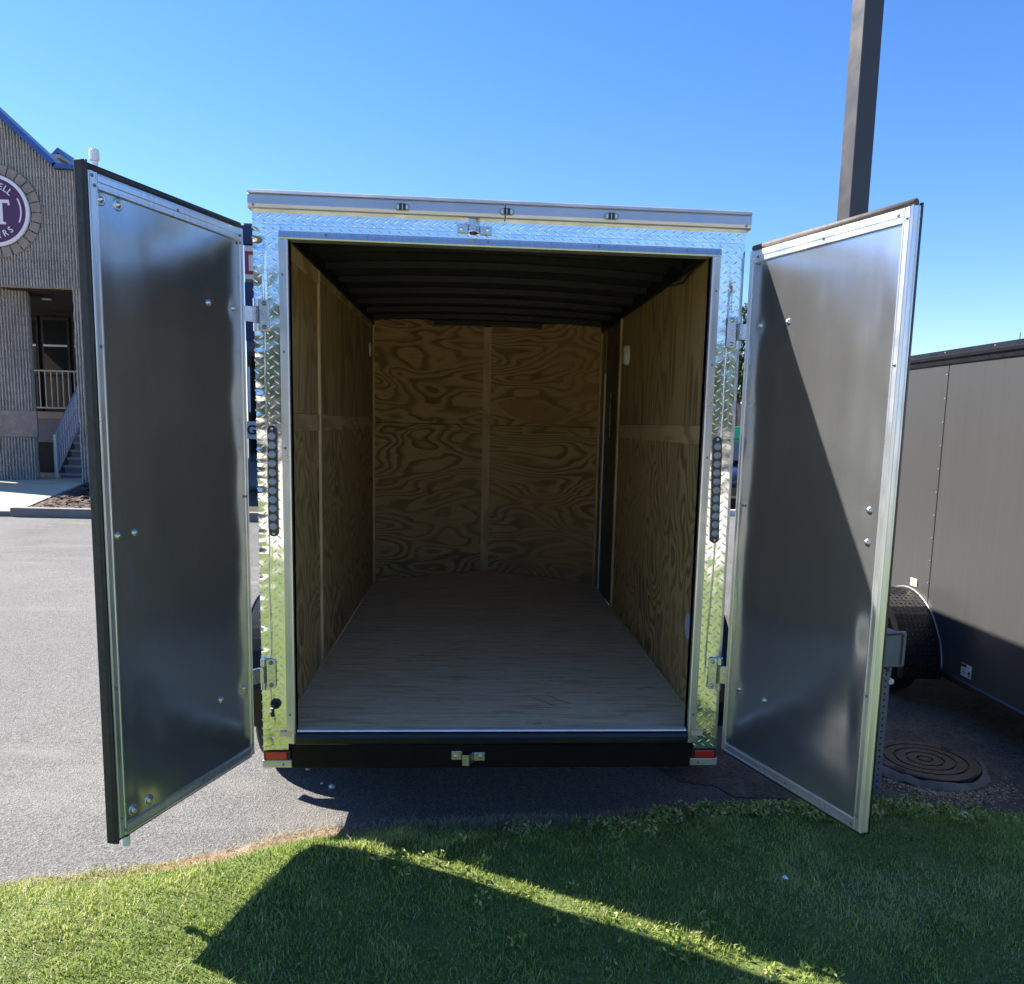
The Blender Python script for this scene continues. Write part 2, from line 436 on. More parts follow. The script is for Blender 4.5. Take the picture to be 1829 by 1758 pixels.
# side walls: panels, battens
IW = .862
def side_panel(s, y0, y1, z0, z1, mat):
    return MB().box(*sorted((s*IW, s*(IW+.02))), y0, y1, z0, z1).build('wall_panel', mat, T)
for (y0, y1) in ((.012, .918), (.944, 3.17)):
    side_panel(-1, y0, y1, 1.716, 2.46, PLY_SIDE_V); side_panel(-1, y0, y1, .452, 1.636, PLY_SIDE_H)
side_panel(1, .012, 2.29, 1.708, 2.46, PLY_SIDE_V); side_panel(1, .012, 2.29, .452, 1.622, PLY_SIDE_H)
side_panel(1, 2.97, 3.17, .452, 2.46, PLY_SIDE_V)
def batten(x0, x1, y0, y1, z0, z1, mat=BATTEN): return box('batten', mat, (x0, x1, y0, y1, z0, z1), T, .002)
batten(-IW-.02, -IW+.012, .919, .943, .452, 2.46)                # tall strip on the left wall
batten(-IW-.02, -IW+.006, .012, .917, 1.637, 1.715, BATTENH); batten(-IW-.02, -IW+.006, .945, 3.16, 1.637, 1.715, BATTENH)
batten(IW-.006, IW+.02, .012, 2.286, 1.623, 1.707, BATTENH)
batten(-IW+.0, -IW+.008, .012, .917, 2.33, 2.43, BATTENH); batten(-IW+.0, -IW+.008, .945, 3.1, 2.36, 2.43, BATTENH)
batten(IW-.012, IW+.02, 2.292, 2.33, .452, 2.40)
batten(-IW+.001, -IW+.016, 3.135, 3.165, .452, 2.43); batten(IW-.016, IW-.001, 3.135, 3.165, .452, 2.43)
batten(IW-.012, IW-.001, .02, 2.28, .4515, .47)
# side door in the right wall
sd = box('side_door', DOORIN, (IW+.004, IW+.03, 2.345, 2.955, .452, 2.40), T)
box('door_edge', WHITEP, (IW-.006, IW+.012, 2.945, 2.968, .46, 2.08), sd)
box('door_latch', BLACKP, (IW-.016, IW+.004, 2.355, 2.405, 1.20, 1.32), sd, .004)
MB().tube([(IW-.002, 2.66, 1.62), (IW-.004, 2.655, 1.78), (IW-.002, 2.66, 1.93)], .004, 6).build('door_chain', ZINC, sd)
# front wall: bowed panels either side of a centre batten
def bowed(name, x0, x1, z0, z1, mat, off=0, th=.012, N=14):
    g = MB()
    for i in range(N+1):
        x = x0+(x1-x0)*i/N; y = nose_y(x)-off
        g.v += [(x, y, z0), (x, y, z1), (x, y+th, z1), (x, y+th, z0)]
    for i in range(N):
        for a in range(4): g.f.append((4*i+a, 4*i+(a+1) % 4, 4*i+4+(a+1) % 4, 4*i+4+a))
    g.f += [(0, 1, 2, 3), (4*N+3, 4*N+2, 4*N+1, 4*N)]
    return g.build(name, mat, T, smooth=False, recalc=True)
for (x0, x1) in ((-.862, -.03), (.03, .862)):
    bowed('front_panel', x0, x1, 1.682, 2.49, PLY_H); bowed('front_panel', x0, x1, .452, 1.678, PLY_H)
bowed('batten', -.032, .032, .452, 2.47, BATTEN, .014, .012, 6)
for x0, x1 in ((-.2, -.04), (.05, .3), (.64, .80)): bowed('batten', x0, x1, 1.612, 1.674, PLY_H, .006, .006, 5)
g = MB(); N = 28; ring = []
for q in (0, .5, 1):
    for k in range(N):
        a = 2*math.pi*k/N; x = .36+.26*q*math.cos(a)*(1+.06*math.sin(3*a)); z = 1.80+.085*q*math.sin(a)-.05*q*math.cos(a)
        g.v.append((x, nose_y(x)-.0012, z))
for j in range(2): g.f += [(j*N+k, j*N+(k+1) % N, (j+1)*N+(k+1) % N, (j+1)*N+k) for k in range(N)]
g.build('wood_figure', plain('pale_pine_figure', (.50, .29, .13), .6, 0, .12, 7), T, recalc=True)
# vents, sticker, loose wires
def disc_on_side(name, s, y, z, ry, rz, mat, th=.012):
    g = MB(); N = 20
    for q, sc in ((0, 1), (th*.7, 1), (th, .86)):
        g.v += [(s*(IW-q), y+ry*sc*math.cos(2*math.pi*k/N), z+rz*sc*math.sin(2*math.pi*k/N)) for k in range(N)]
    for j in range(2): g.f += [(j*N+k, j*N+(k+1) % N, (j+1)*N+(k+1) % N, (j+1)*N+k) for k in range(N)]
    g.f.append(tuple(range(2*N, 3*N))); return g.build(name, mat, T, recalc=True)
disc_on_side('wall_vent', -1, 2.96, 2.20, .03, .05, WHITEP, .012)
disc_on_side('wall_vent', 1, 2.03, 2.14, .035, .06, WHITEP, .035)
disc_on_side('oval_sticker', 1, .30, .82, .056, .058, plain('pale_sticker', (.55, .58, .66), .5, 0, .04), .002)
MB().tube([(IW-.01, .25, 2.40), (IW-.03, .42, 2.375), (IW-.025, .6, 2.35), (IW-.02, .8, 2.37), (IW-.03, 1.1, 2.41)], .005, 6).build('hanging_wire', RUBBER, T)
MB().tube([(IW-.02, .2, 2.41), (IW-.045, .4, 2.39), (IW-.04, .62, 2.365), (IW-.03, .85, 2.40)], .005, 6).build('hanging_wire', RUBBER, T)

# --- rear frame: tread plate posts and header
def ripple(x, z, k): return .0011*mnoise.noise((x*9+k, z*5, k)) + .0006*mnoise.noise((x*25, z*22, k+3))
def post_depth(s, x, z):
    """y of the sheet at distance x from the trailer's middle: left sheet bent outward past its crease, right one creased"""
    y = ripple(x, z, 11 if s > 0 else 4)
    if s < 0:
        e = .886+.006*mnoise.noise((0, z*6, 1.5))
        if x > e: y -= (x-e)*(.11+.10*mnoise.noise((2, z*14, 0))+.07*mnoise.noise((7, z*38, 0)))
        y -= .004*math.exp(-((x-e)/.005)**2)*smooth01(.42, .6, z)*(1-smooth01(2.28, 2.36, z))
    else:
        e = .878-.012*smooth01(1.2, .7, z)+.002*mnoise.noise((0, z*9, 1.5))
        y += .0035*math.exp(-((x-e)/.0045)**2)*smooth01(.66, .75, z)*(1-smooth01(2.2, 2.3, z))
    return y
def lug(g, cx, cz, ang, surf, L=.0130, W=.0032, H=.0022):
    ca, sa = math.cos(ang), math.sin(ang)
    pts = [(-L, 0, 0), (-L*.45, W, 0), (L*.45, W, 0), (L, 0, 0), (L*.45, -W, 0), (-L*.45, -W, 0), (-L*.55, 0, H), (L*.55, 0, H)]
    vs = []
    for a, b, h in pts:
        x, z = cx+a*ca-b*sa, cz+a*sa+b*ca; vs.append((x, surf(x, z)-h+.0002, z))
    g.add(vs, [(1, 0, 6), (2, 1, 6, 7), (3, 2, 7), (4, 3, 7), (5, 4, 7, 6), (0, 5, 6)])
def lug_field(x0, x1, z0, z1, surf, parent, rot=0):
    g = MB(); p, q = .036, .0185
    for j in range(int((z1-z0)/q)+1):
        for i in range(int((x1-x0)/p)+2):
            cx = x0+.004+i*p+(p/2 if j % 2 else 0); cz = z0+.008+j*q
            if cx > x1-.006 or cz > z1-.006: continue
            lug(g, cx+random.uniform(-.0006, .0006), cz, (rad(40) if j % 2 else -rad(40))+rot, surf)
    return g.build('tread_pattern', TREAD, parent, smooth=True, recalc=True, kind='stuff')
for s in (-1, 1):
    g = MB(); xs_ = np.linspace(.829, .927, 34); zs = np.linspace(.372, 2.3995, 260)
    for z in zs:
        for x in xs_: g.v.append((s*x, post_depth(s, x, z), z))
    nx = len(xs_)
    for j in range(len(zs)-1):
        for i in range(nx-1):
            f = (j*nx+i, j*nx+i+1, (j+1)*nx+i+1, (j+1)*nx+i); g.f.append(f if s > 0 else f[::-1])
    post = g.build('corner_post', TREAD, T, smooth=True)
    # sheet returns round the corner, structure behind
    box('post_core', BUMPER, tuple(sorted((s*.80, s*.922)))+(.012, .05, .30, 2.44), T)
    box('post_return', TREAD, tuple(sorted((s*.925, s*.929)))+(.004, .07, .34, 2.44), T)
    lug_field(*(sorted((s*.832, s*.926))), .376, 2.395, lambda x, z, s=s: post_depth(s, abs(x), z), post)
    # bottom: reflector, cap plate
    box('reflector_housing', BLACKP, tuple(sorted((s*.822, s*.926)))+(-.004, .011, .330, .371), T)
    rl = MB().box(*sorted((s*.834, s*.918)), -.012, -.004, .334, .366).build('reflector', LENSRED, T, .003)
    box('cap_plate', CAPM, tuple(sorted((s*.815, s*.932)))+(-.006, .011, .298, .3295), T, .003)
    g = MB(); g.lathe([(.005, 0), (.004, .003), (0, .004)], 8, face_matrix((s*.85, -.006, .312), (0, -1, 0)))
    g.build('screw', SCREW, T)
    # side opening trim: L-shaped extrusion with a raised lip
    pr = [(.800, .05), (.800, -.010), (.806, -.012), (.826, -.006), (.834, -.004), (.834, .011), (.804, .011), (.804, .05)]
    MB().prism([(s*x, y) for x, y in pr], .40, 2.347, 2).build('opening_trim', TRIM, T, recalc=True)
    for z in (2.22, 1.94, 1.58, .52):
        MB().lathe([(.0055, 0), (.0045, .003), (0, .0042)], 8, face_matrix((s*.820, -.007, z), (0, -1, 0))).build('screw', SCREW, T)
# header
def head_depth(x, z): return .0 + ripple(x*.6, z, 21)
g = MB(); xs_ = np.linspace(-.927, .927, 140); zs = np.linspace(2.4005, 2.446, 6)
for z in zs:
    for x in xs_: g.v.append((x, head_depth(x, z), z))
nx = len(xs_)
g.f = [(j*nx+i, j*nx+i+1, (j+1)*nx+i+1, (j+1)*nx+i) for j in range(len(zs)-1) for i in range(nx-1)]
hd = g.build('header', TREAD, T, smooth=True)
lug_field(-.926, .926, 2.402, 2.445, head_depth, hd)
g = MB(); xs_ = np.linspace(-.828, .828, 120); zs = np.linspace(2.352, 2.40, 5)
for z in zs:
    for x in xs_: g.v.append((x, head_depth(x, z)+.001, z))
nx = len(xs_)
g.f = [(j*nx+i, j*nx+i+1, (j+1)*nx+i+1, (j+1)*nx+i) for j in range(len(zs)-1) for i in range(nx-1)]
hd2 = g.build('header', TREAD, T, smooth=True)
lug_field(-.826, .826, 2.376, 2.402, head_depth, hd2)
box('header_core', BUMPER, (-.80, .80, .012, .05, 2.352, 2.44), T)
pr = [(.05, 2.348), (-.010, 2.348), (-.012, 2.353), (-.006, 2.370), (-.004, 2.378), (.010, 2.378), (.010, 2.352), (.05, 2.352)]
MB().prism(pr, -.8335, .8335, 0).build('opening_trim', TRIM, T, recalc=True)
for x in (-.66, -.06, .36, .70):
    MB().lathe([(.0055, 0), (.0045, .003), (0, .0042)], 8, face_matrix((x, -.008, 2.366), (0, -1, 0))).build('screw', SCREW, T)
# roof cap in two halves
prof = [(.02, 2.446), (-.030, 2.446), (-.036, 2.450), (-.038, 2.462), (-.036, 2.494), (-.028, 2.506), (-.012, 2.513), (.06, 2.518), (.06, 2.5), (.02, 2.498)]
for (x0, x1) in ((-.936, -.0015), (.0015, .936)):
    MB().prism(prof, x0, x1, 0).build('roof_cap', CAPM, T, .002, recalc=True)
    xe = -.915 if x0 < 0 else .915
    MB().lathe([(.005, 0), (.004, .003), (0, .0042)], 8, face_matrix((xe, -.037, 2.458), (0, -1, 0))).build('screw', SCREW, T)
g = MB().prism([(-.041, 2.500), (-.032, 2.511), (-.014, 2.518), (-.012, 2.514), (-.028, 2.507), (-.036, 2.498)], -.936, .936, 0)
g.build('cap_bead', CAPM, T, recalc=True)
for x in (-.377, .006, .397):
    ml = MB(); N = 24
    def oval(hw, hh): return [(x+math.copysign(hw-hh, math.cos(t))+hh*math.cos(t), 2.470+hh*math.sin(t)) for t in [2*math.pi*(k+.5)/N for k in range(N)]]
    ml.prism(oval(.028, .0125), -.0385, -.043, 1)
    mo = ml.build('marker_light', GREYP, T, .0015, recalc=True)
    MB().prism(oval(.022, .0085), -.0431, -.048, 1).build('lens', LENSCLEAR, mo, .002, recalc=True)
    box('diode', LBASE, (x-.012, x-.002, -.0495, -.0482, 2.459, 2.482), mo)
    box('diode', LBASE, (x+.002, x+.012, -.0495, -.0482, 2.459, 2.482), mo)
# light bars
for s, xt, xb in ((-1, -.8695, -.8700), (1, .858, .868)):
    zt, zb = 1.665, 1.238
    def L(t, dx=0): return xt+(xb-xt)*t+dx
    N = 10; hw = .0185; out = []
    for k in range(N+1): a = math.pi*k/N; out.append((L(0)+hw*math.cos(a), zt-hw+hw*math.sin(a)))
    for k in range(N+1): a = math.pi+math.pi*k/N; out.append((L(1)+hw*math.cos(a), zb+hw+hw*math.sin(a)))
    lb = MB().prism(out, .004, -.010, 1).build('light_bar', LBASE, T, .003, recalc=True)
    g0 = MB().lathe([(.0145, 0), (.0142, .003), (.011, .0055), (.0, .0065)], 18)
    lens = g0.mesh('lens')
    ring = MB().lathe([(.006, .0052), (.006, .0075), (.003, .0075), (.003, .0058)], 14).mesh('lens_ring')
    for k in range(11):
        t = (k+1)/12; o = place(lens, 'lens', LENS, lb, smooth=True)
        o.matrix_local = face_matrix((L(t), -.0102, zt-.006+(zb-zt+.012)*t), (0, -1, 0))
        if k in (0, 5, 10):
            q = place(ring, 'lens_ring', ZINC if k else GREYP, lb); q.matrix_local = o.matrix_local
    for t in (.028, .972):
        q = MB().lathe([(.006, 0), (.005, .003), (0, .004)], 8, face_matrix((L(t), -.0102, zt+(zb-zt)*t), (0, -1, 0))).build('screw', ZINC, lb)
# hinges
def hinge(s, z0, z1):
    h = MB().prism([(s*.872, z0+.004), (s*.876, z0), (s*.908, z0), (s*.908, z1), (s*.876, z1), (s*.872, z1-.004)], -.006, -.012, 1).build('hinge', ZINC, T, .002, recalc=True)
    zm = (z0+z1)/2
    for za, zb in ((z0-.002, z0+.026), (z1-.026, z1+.002)):
        MB().tube([(s*.918, -.014, za), (s*.918, -.014, zb)], .011, 12).build('knuckle', ZINC, h)
    MB().tube([(s*.918, -.014, z0+.027), (s*.918, -.014, z1-.027)], .0095, 12).build('hinge_pin', SCREW, h)
    MB().prism([(s*.914, -.026), (s*.930, -.026), (s*.962, -.060), (s*.957, -.067), (s*.926, -.034), (s*.914, -.034)], z0+.03, z1-.03, 2).build('hinge_arm', ZINC, h, recalc=True)
    for z in (z0+.014, z1-.014):
        MB().lathe([(.0085, 0), (.0085, .003), (.006, .0065), (0, .0078)], 12, face_matrix((s*.889, -.012, z), (0, -1, 0))).build('hinge_bolt', SCREW if s < 0 else ZINC, h, smooth=True)
hinge(-1, 2.014, 2.128); hinge(1, 2.008, 2.126); hinge(-1, .630, .750); hinge(1, .632, .762)
# upper and lower catches for the bar locks
def catch(x0, x1, z0, z1, y, up):
    c = box('catch_plate', ZINC, (x0, x0+.042, y-.005, y, z0+.004, z1), T, .002)
    box('catch_plate', ZINC, (x1-.046, x1, y-.005, y, z0, z1-.006), T, .002)
    for x in (x0+.016, x1-.018):
        MB().lathe([(.010, 0), (.010, .002), (.0065, .002), (.0065, .007), (0, .0085)], 10, face_matrix((x, y-.005, (z0+z1)/2), (0, -1, 0))).build('catch_bolt', ZINC, T)
    g = MB(); ya = y-.001
    xa, xb = x0+.042, x1-.046
    w = xb-xa
    poly = [(xa, ya), (xa+.004, ya-.034), (xa+w*.62, ya-.034), (xb, ya), (xb-.004, ya+.0005), (xa+w*.56, ya-.029), (xa+.008, ya-.029), (xa+.004, ya+.0005)]
    g.prism(poly, z0-.008 if not up else z0+.006, z1-.006 if not up else z1+.012, 2)
    g.build('catch_hook', ZINC, T, recalc=True)
catch(-.178, -.046, 2.392, 2.428, -.006, True)
catch(-.176, -.040, .330, .372, -.018, False)
# sill and bumper
pr = [(.02, .40), (-.024, .40), (-.030, .408), (-.030, .432), (-.024, .446), (-.010, .4535), (.03, .4535), (.03, .4512), (.02, .4512)]
MB().prism(pr, -.797, .797, 0).build('rear_sill', SILLM, T, .002, recalc=True)
MB().prism([(-.022, .4545), (-.020, .461), (.012, .463), (.016, .4537)], -.79, .79, 0).build('sill_strip', plain('bright_edge_strip', (.78, .79, .8), .4, .5, .1, 9), T, recalc=True)
pr = [(.06, .298), (-.014, .298), (-.018, .302), (-.018, .396), (-.014, .399), (.06, .399)]
MB().prism(pr, -.812, .812, 0).build('rear_bumper', BUMPER, T, .002, recalc=True)
# grommet and plug in the left post
M_ = face_matrix((-.876, -.002, .565), (0, -1, 0))
gr = MB().lathe([(.021, 0), (.021, .004), (.014, .008), (.011, .004), (0, .003)], 16, M_).build('cable_grommet', RUBBER, T, smooth=True)
MB().tube([(-.876, -.004, .565), (-.880, -.020, .560), (-.886, -.026, .540), (-.884, -.018, .520)], [.009, .010, .010, .008], 8).build('cable_plug', RUBBER, gr)
box('plug_tag', WHITEP, (-.892, -.880, -.034, -.030, .553, .557), gr)

# --- the two barn doors
BOLT = MB().lathe([(.0115, 0), (.0115, .0025), (.0085, .003), (.008, .0065), (.004, .009), (0, .0095)], 14).mesh('bolt')
WASHER = MB().lathe([(.019, 0), (.019, .002), (.0145, .0035), (.013, .0022), (.0085, .0025), (.008, .007), (.0035, .0092), (0, .0095)], 20).mesh('washer_bolt')
SCR = MB().lathe([(.0052, 0), (.0045, .0025), (0, .0036)], 8).mesh('screw')
def strip(a0, a1, b0, b1, sg, along, name, mat, parent, y0=-.017, hi=.006):
    """flat extrusion with two rounded lips; 'along' z or x"""
    w = a1-a0
    pf = [(a0, y0), (a0, hi*.7), (a0+.003, hi), (a0+w*.18, hi), (a0+w*.22, hi*.62), (a0+w*.44, hi*.62), (a0+w*.48, hi*.9), (a0+w*.82, hi*.9), (a0+w*.87, hi*.5), (a1-.002, hi*.4), (a1, y0)]
    if along == 'z': return MB().prism([(a, sg*h) for a, h in pf], b0, b1, 2).build(name, mat, parent, recalc=True)
    return MB().prism([(sg*h, a) for a, h in pf], b0, b1, 0).build(name, mat, parent, recalc=True)
def barn_door(s, wd, ang, bolts, washers, screws, so0, so1, seal):
    """local x runs from the hinge to the free edge, the inner skin faces sg * local y"""
    hx = s*.9357
    d = Vector((-s*math.cos(ang), -math.sin(ang), 0)); rz = math.atan2(d.y, d.x)
    sg = 1 if s < 0 else -1
    z0, z1 = .392, 2.362
    hx0 = .032 if s < 0 else .003
    core = MB().box(hx0, so1-.001, *sorted((-sg*.017, -sg*.030)), z0-.004, z1+.002).build('barn_door', BODY, T, .002)
    core.location = (hx, -.0497, 0); core.rotation_euler = (0, 0, rz)
    core['label'] = 'left barn door swung open, bare aluminium inside' if s < 0 else 'right barn door swung open, half sunlit bare aluminium inside'
    g = MB(); xs_ = np.linspace(hx0+.002, so0+.006, 44); zs = np.linspace(z0, z1, 110)
    allb = bolts+washers
    def skin(x, z):
            e = min(x/.06, (so0-x)/.06, (z-z0)/.1, (z1-z)/.1, 1); e = max(e, 0)
            h = e*(.0060*mnoise.noise((x*1.4+s*3, z*2.3, 2.0+s))+.0055*mnoise.noise((x*2.0, z*4.4, 8+s))+.0005*mnoise.noise((x*10, z*13, 3)))
            tt = 2*(z-z0)/(z1-z0)-1; h += (.005 if s < 0 else .003)*(1-tt*tt)*min(1, max(0, min(x-.03, so0-x)/.16))
            for (bx, bz) in allb:
                r2_ = (x-bx)**2+(z-bz)**2
                if r2_ < .02: h -= .0016*math.exp(-r2_/.0009)
            return h
    for z in zs:
        for x in xs_: g.v.append((x, sg*skin(x, z), z))
    nx = len(xs_)
    for j in range(len(zs)-1):
        for i in range(nx-1):
            f = (j*nx+i, j*nx+i+1, (j+1)*nx+i+1, (j+1)*nx+i); g.f.append(f if sg < 0 else f[::-1])
    g.build('inner_skin', ALU, core, smooth=True)
    strip(so0, so1, z0-.002, z1, sg, 'z', 'edge_trim', TRIM, core)
    strip(hx0-.002, hx0+.020, z0-.002, z1, sg, 'z', 'edge_trim', TRIM, core, hi=.005)
    strip(z1-.046, z1+.001,   hx0+.0205, so0-.0005, sg, 'x', 'edge_trim', TRIM, core)
    strip(z0-.004, z0+.036,   hx0+.0205, so0-.0005, sg, 'x', 'edge_trim', TRIM, core)
    # seals
    sm = RUBBER if s < 0 else SUNLITSEAL
    MB().tube([(hx0, -sg*.012, z1+.012), (so1, -sg*.012, z1+.012)], .0125, 8).build('door_seal', sm, core, smooth=True)
    MB().tube([(hx0, -sg*.016, z0-.012), (so1, -sg*.016, z0-.012)], .009, 8).build('door_seal', RUBBER, core, smooth=True)
    if s < 0:
        pr = [(so1, sg*.002), (so1+.006, sg*.010), (so1+.016, sg*.012), (wd-.004, sg*.006), (wd, -sg*.002), (wd, -sg*.028), (so1, -sg*.032)]
        MB().prism(pr, z0-.014, z1+.024, 2).build('edge_gasket', RUBBER, core, .002, recalc=True)
    else:
        MB().prism([(so1, sg*.004), (so1+.005, sg*.001), (so1+.003, -sg*.004), (so1+.003, -sg*.020), (so1+.006, -sg*.022), (so1+.006, -sg*.027), (so1, -sg*.027)], z0-.004, z1+.003, 2).build('edge_channel', TRIM, core, recalc=True)
        MB().prism([(so1, -sg*.0275), (so1+.008, -sg*.0275), (so1+.008, -sg*.034), (so1-.01, -sg*.034)], z0-.012, z1+.012, 2).build('edge_gasket', BODY, core, recalc=True)
    n_ = Vector((0, sg, 0))
    def put(me, name, mat, x, z, h): 
        o = place(me, name, mat, core, smooth=True); o.matrix_local = face_matrix((x, sg*h, z), n_) @ Matrix.Rotation(random.random()*6, 4, 'Z')
    for x, z in bolts: put(BOLT, 'bolt', ZINC, x, z, skin(x, z)-.0004)
    for x, z in washers: put(WASHER, 'washer_bolt', ZINC, x, z, skin(x, z)-.0004)
    for x, z in screws: put(SCR, 'screw', SCREW, x, z, .0052)
    # bar lock on the outside
    xr = .66
    y = -sg*.052
    lk = MB().tube([(xr, y, .335 if s < 0 else .40), (xr, y, 2.35)], .0125, 10).build('lock_bar', plain('lock_bar_paint', (.10, .02, .018), .4, .2), core, smooth=True)
    if s < 0: MB().lathe([(.014, 0), (.014, .026), (.0126, .03)], 12, Matrix.Translation((xr, y, .318))).build('bar_tip', WHITEP, lk)
    for z in (.55, 1.3, 2.2): box('bar_bracket', ZINC, (xr-.03, xr+.03, *sorted((-sg*.03, -sg*.068)), z-.02, z+.02), core)
    return core
AL, AR = 1.9115, 1.9019
barn_door(-1, .764, AL,
          [(.235, 2.076), (.091, 2.077), (.692, 1.331), (.624, 1.333), (.224, .669), (.077, .667)],
          [(.700, 2.295), (.632, 2.297), (.680, .455), (.610, .455)],
          [(.735, 2.35), (.728, 2.325), (.379, 2.342), (.049, 2.335), (.05, 2.31), (.731, 1.883), (.735, .867), (.348, .408), (.735, .45), (.72, .405), (.05, 1.4), (.049, .43)],
          .714, .748, True)
barn_door(1, .79, AR,
          [(.081, 2.082), (.239, 2.08), (.688, 1.448), (.69, 1.345), (.246, .675), (.087, .671)], [],
          [(.75, 2.33), (.715, 2.345), (.394, 2.338), (.049, 2.335), (.05, 2.31), (.748, 1.90), (.748, .85), (.397, .408), (.725, .405), (.748, .44), (.05, 1.4), (.049, .43)],
          .733, .763, True)

# --- wheels and fenders
def wheel(parent, x0, x1, y, r=.33):
    xm = (x0+x1)/2; w = abs(x1-x0)/2; Mx = Matrix.Translation((xm, y, r+.002)) @ Matrix.Rotation(math.pi/2, 4, 'Y')
    t = MB().lathe([(r*.6, -w*.9), (r*.8, -w), (r*.95, -w*.92), (r, -w*.7), (r, w*.7), (r*.95, w*.92), (r*.8, w), (r*.6, w*.9), (r*.58, 0), (r*.6, -w*.9)], 40, Mx).build('tyre', TYRE, parent, smooth=True)
    MB().lathe([(r*.6, -w*.85), (r*.55, -w*.5), (r*.3, -w*.2), (0, -w*.25)], 24, Mx).build('rim', STEELRIM, parent, smooth=True)
    MB().lathe([(0, w*.3), (r*.3, w*.2), (r*.55, w*.5), (r*.6, w*.85)], 24, Mx).build('rim', STEELRIM, parent, smooth=True)
def fender(parent, x_in, x_out, yc, zc, R_, mat, tread=False, th=.006, amax=196, amin=-16):
    """round fender: arched top sheet with a flat outer face"""
    g = MB(); N = 26; A = [rad(amin+(amax-amin)*k/N) for k in range(N+1)]
    for q in (R_, R_-th):
        g.v += [(x, yc+q*math.cos(a), max(.2, zc+q*math.sin(a))) for a in A for x in (x_in, x_out)]
    n2 = 2*(N+1)
    for k in range(N):
        g.f += [(2*k, 2*k+1, 2*k+3, 2*k+2), (n2+2*k+2, n2+2*k+3, n2+2*k+1, n2+2*k), (2*k+1, n2+2*k+1, n2+2*k+3, 2*k+3)]
    # outer lip
    base = len(g.v); dirx = math.copysign(.004, x_out-x_in)
    for q in (R_+.004, R_-.06):
        g.v += [(x_out+dirx*j, yc+q*math.cos(a), max(.2, zc+q*math.sin(a))) for a in A for j in (0, 1)]
    for k in range(N):
        a = base+2*k; b = base+n2+2*k
        g.f += [(a+1, a+3, b+3, b+1), (a, b, b+2, a+2), (a, a+2, a+3, a+1)]
    f = g.build('fender', mat, parent, smooth=False, recalc=True)
    if tread:
        g = MB(); p = .03
        for i in range(int((x_in-x_out)/p)):
            for j in range(int(R_*math.pi/p)):
                a = .05+j*p/R_; x = x_out+.02+i*p; t = math.pi/4 if (i+j) % 2 else -math.pi/4
                for_ = []
                Lg, Wg, Hg = .014, .004, .0025
                for la, lb, h in [(-Lg, 0, 0), (0, Wg, 0), (Lg, 0, 0), (0, -Wg, 0), (0, 0, Hg)]:
                    u = la*math.cos(t)-lb*math.sin(t); v = la*math.sin(t)+lb*math.cos(t); aa = a+v/R_; rr = R_+h+.0003
                    for_.append((x+u, yc+rr*math.cos(aa), zc+rr*math.sin(aa)))
                g.add(for_, [(0, 1, 4), (1, 2, 4), (2, 3, 4), (3, 0, 4)])
        g.build('tread_pattern', mat, f, recalc=True, kind='stuff')
    return f
FENDER = plain('black_tread_fender', (.010, .010, .011), .33, .3, .2, 10)
wheel(T, -1.115, -.935, .88); wheel(T, .935, 1.115, .88)
fender(T, -.926, -1.15, .90, .40, .42, FENDER); fender(T, .926, 1.15, .90, .40, .42, FENDER)
MB().tube([(-1.0, .88, .332), (1.0, .88, .332)], .03, 8).build('axle', BUMPER, T)
MB().tube([(0, 3.6, .36), (0, 4.9, .42)], .04, 6).build('tongue', BUMPER, T)
MB().tube([(0, 4.6, .0), (0, 4.6, .75)], .03, 8).build('jack', ZINC, T)

# ------------------------------------------------------------------ second trailer at the right
def mat_charcoal():
    M = Mat('charcoal_side_sheet'); M.set(Roughness=.42, Metallic=.25)
    st = M.noise(M.coord((1, 14, .5)), 2, 4, .6)
    M.to('Base Color', M.ramp(st, [(.3, (.062, .062, .062)), (.7, (.071, .070, .070))]))
    M.b.inputs['Coat Weight'].default_value = .3; M.b.inputs['Coat Roughness'].default_value = .15
    return M.m
CHAR = mat_charcoal()
T2 = empty('cargo_trailer', (2.8, 0, 0), label='charcoal enclosed trailer parked beside the open silver-doored one', cat='trailer')
Y0, Y1, ZB, ZT = -.15, 4.3, .25, 2.125
SEAMS = [Y0, .53, 1.75, 2.97, Y1]
for a, b in zip(SEAMS, SEAMS[1:]):
    g = MB(); ny_, nz_ = 10, 14
    for j in range(nz_+1):
        for i in range(ny_+1):
            y = a+.001+(b-a-.002)*i/ny_; z = ZB+(ZT-ZB)*j/nz_
            e = max(0, min(i, ny_-i, 1)); g.v.append((-.0-e*.003*mnoise.noise((y*1.5, z*1.5, 4)), y, z))
    g.f = [(j*(ny_+1)+i, (j+1)*(ny_+1)+i, (j+1)*(ny_+1)+i+1, j*(ny_+1)+i+1) for j in range(nz_) for i in range(ny_)]
    g.build('side_panel', CHAR, T2, smooth=True)
RIV = MB().lathe([(.006, 0), (.005, .002), (0, .0035)], 8).mesh('rivet')
RIVM = plain('grey_rivet', (.30, .29, .28), .4, .5)
for y in SEAMS[1:-1]:
    box('panel_seam', BUMPER, (-.0022, -.0008, y-.0028, y+.0028, ZB, ZT), T2)
    for k in range(13):
        o = place(RIV, 'rivet', RIVM, T2); o.matrix_local = face_matrix((-.001, y+.016, ZB+.07+k*.145), (-1, 0, 0))
box('body_shell', BODY, (.006, 1.9, Y0, Y1, ZB, ZT), T2)
pr = [(-.004, ZT-.002), (-.010, ZT), (-.012, ZT+.018), (-.004, ZT+.022), (-.004, ZT+.030), (-.016, ZT+.034), (-.018, ZT+.052), (-.006, ZT+.058), (-.004, ZT+.085), (.05, ZT+.095), (.05, ZT-.002)]
MB().prism(pr, Y0, Y1, 1).build('roof_rail', plain('black_rail', (.018, .018, .022), .3, .3, .2), T2, recalc=True)
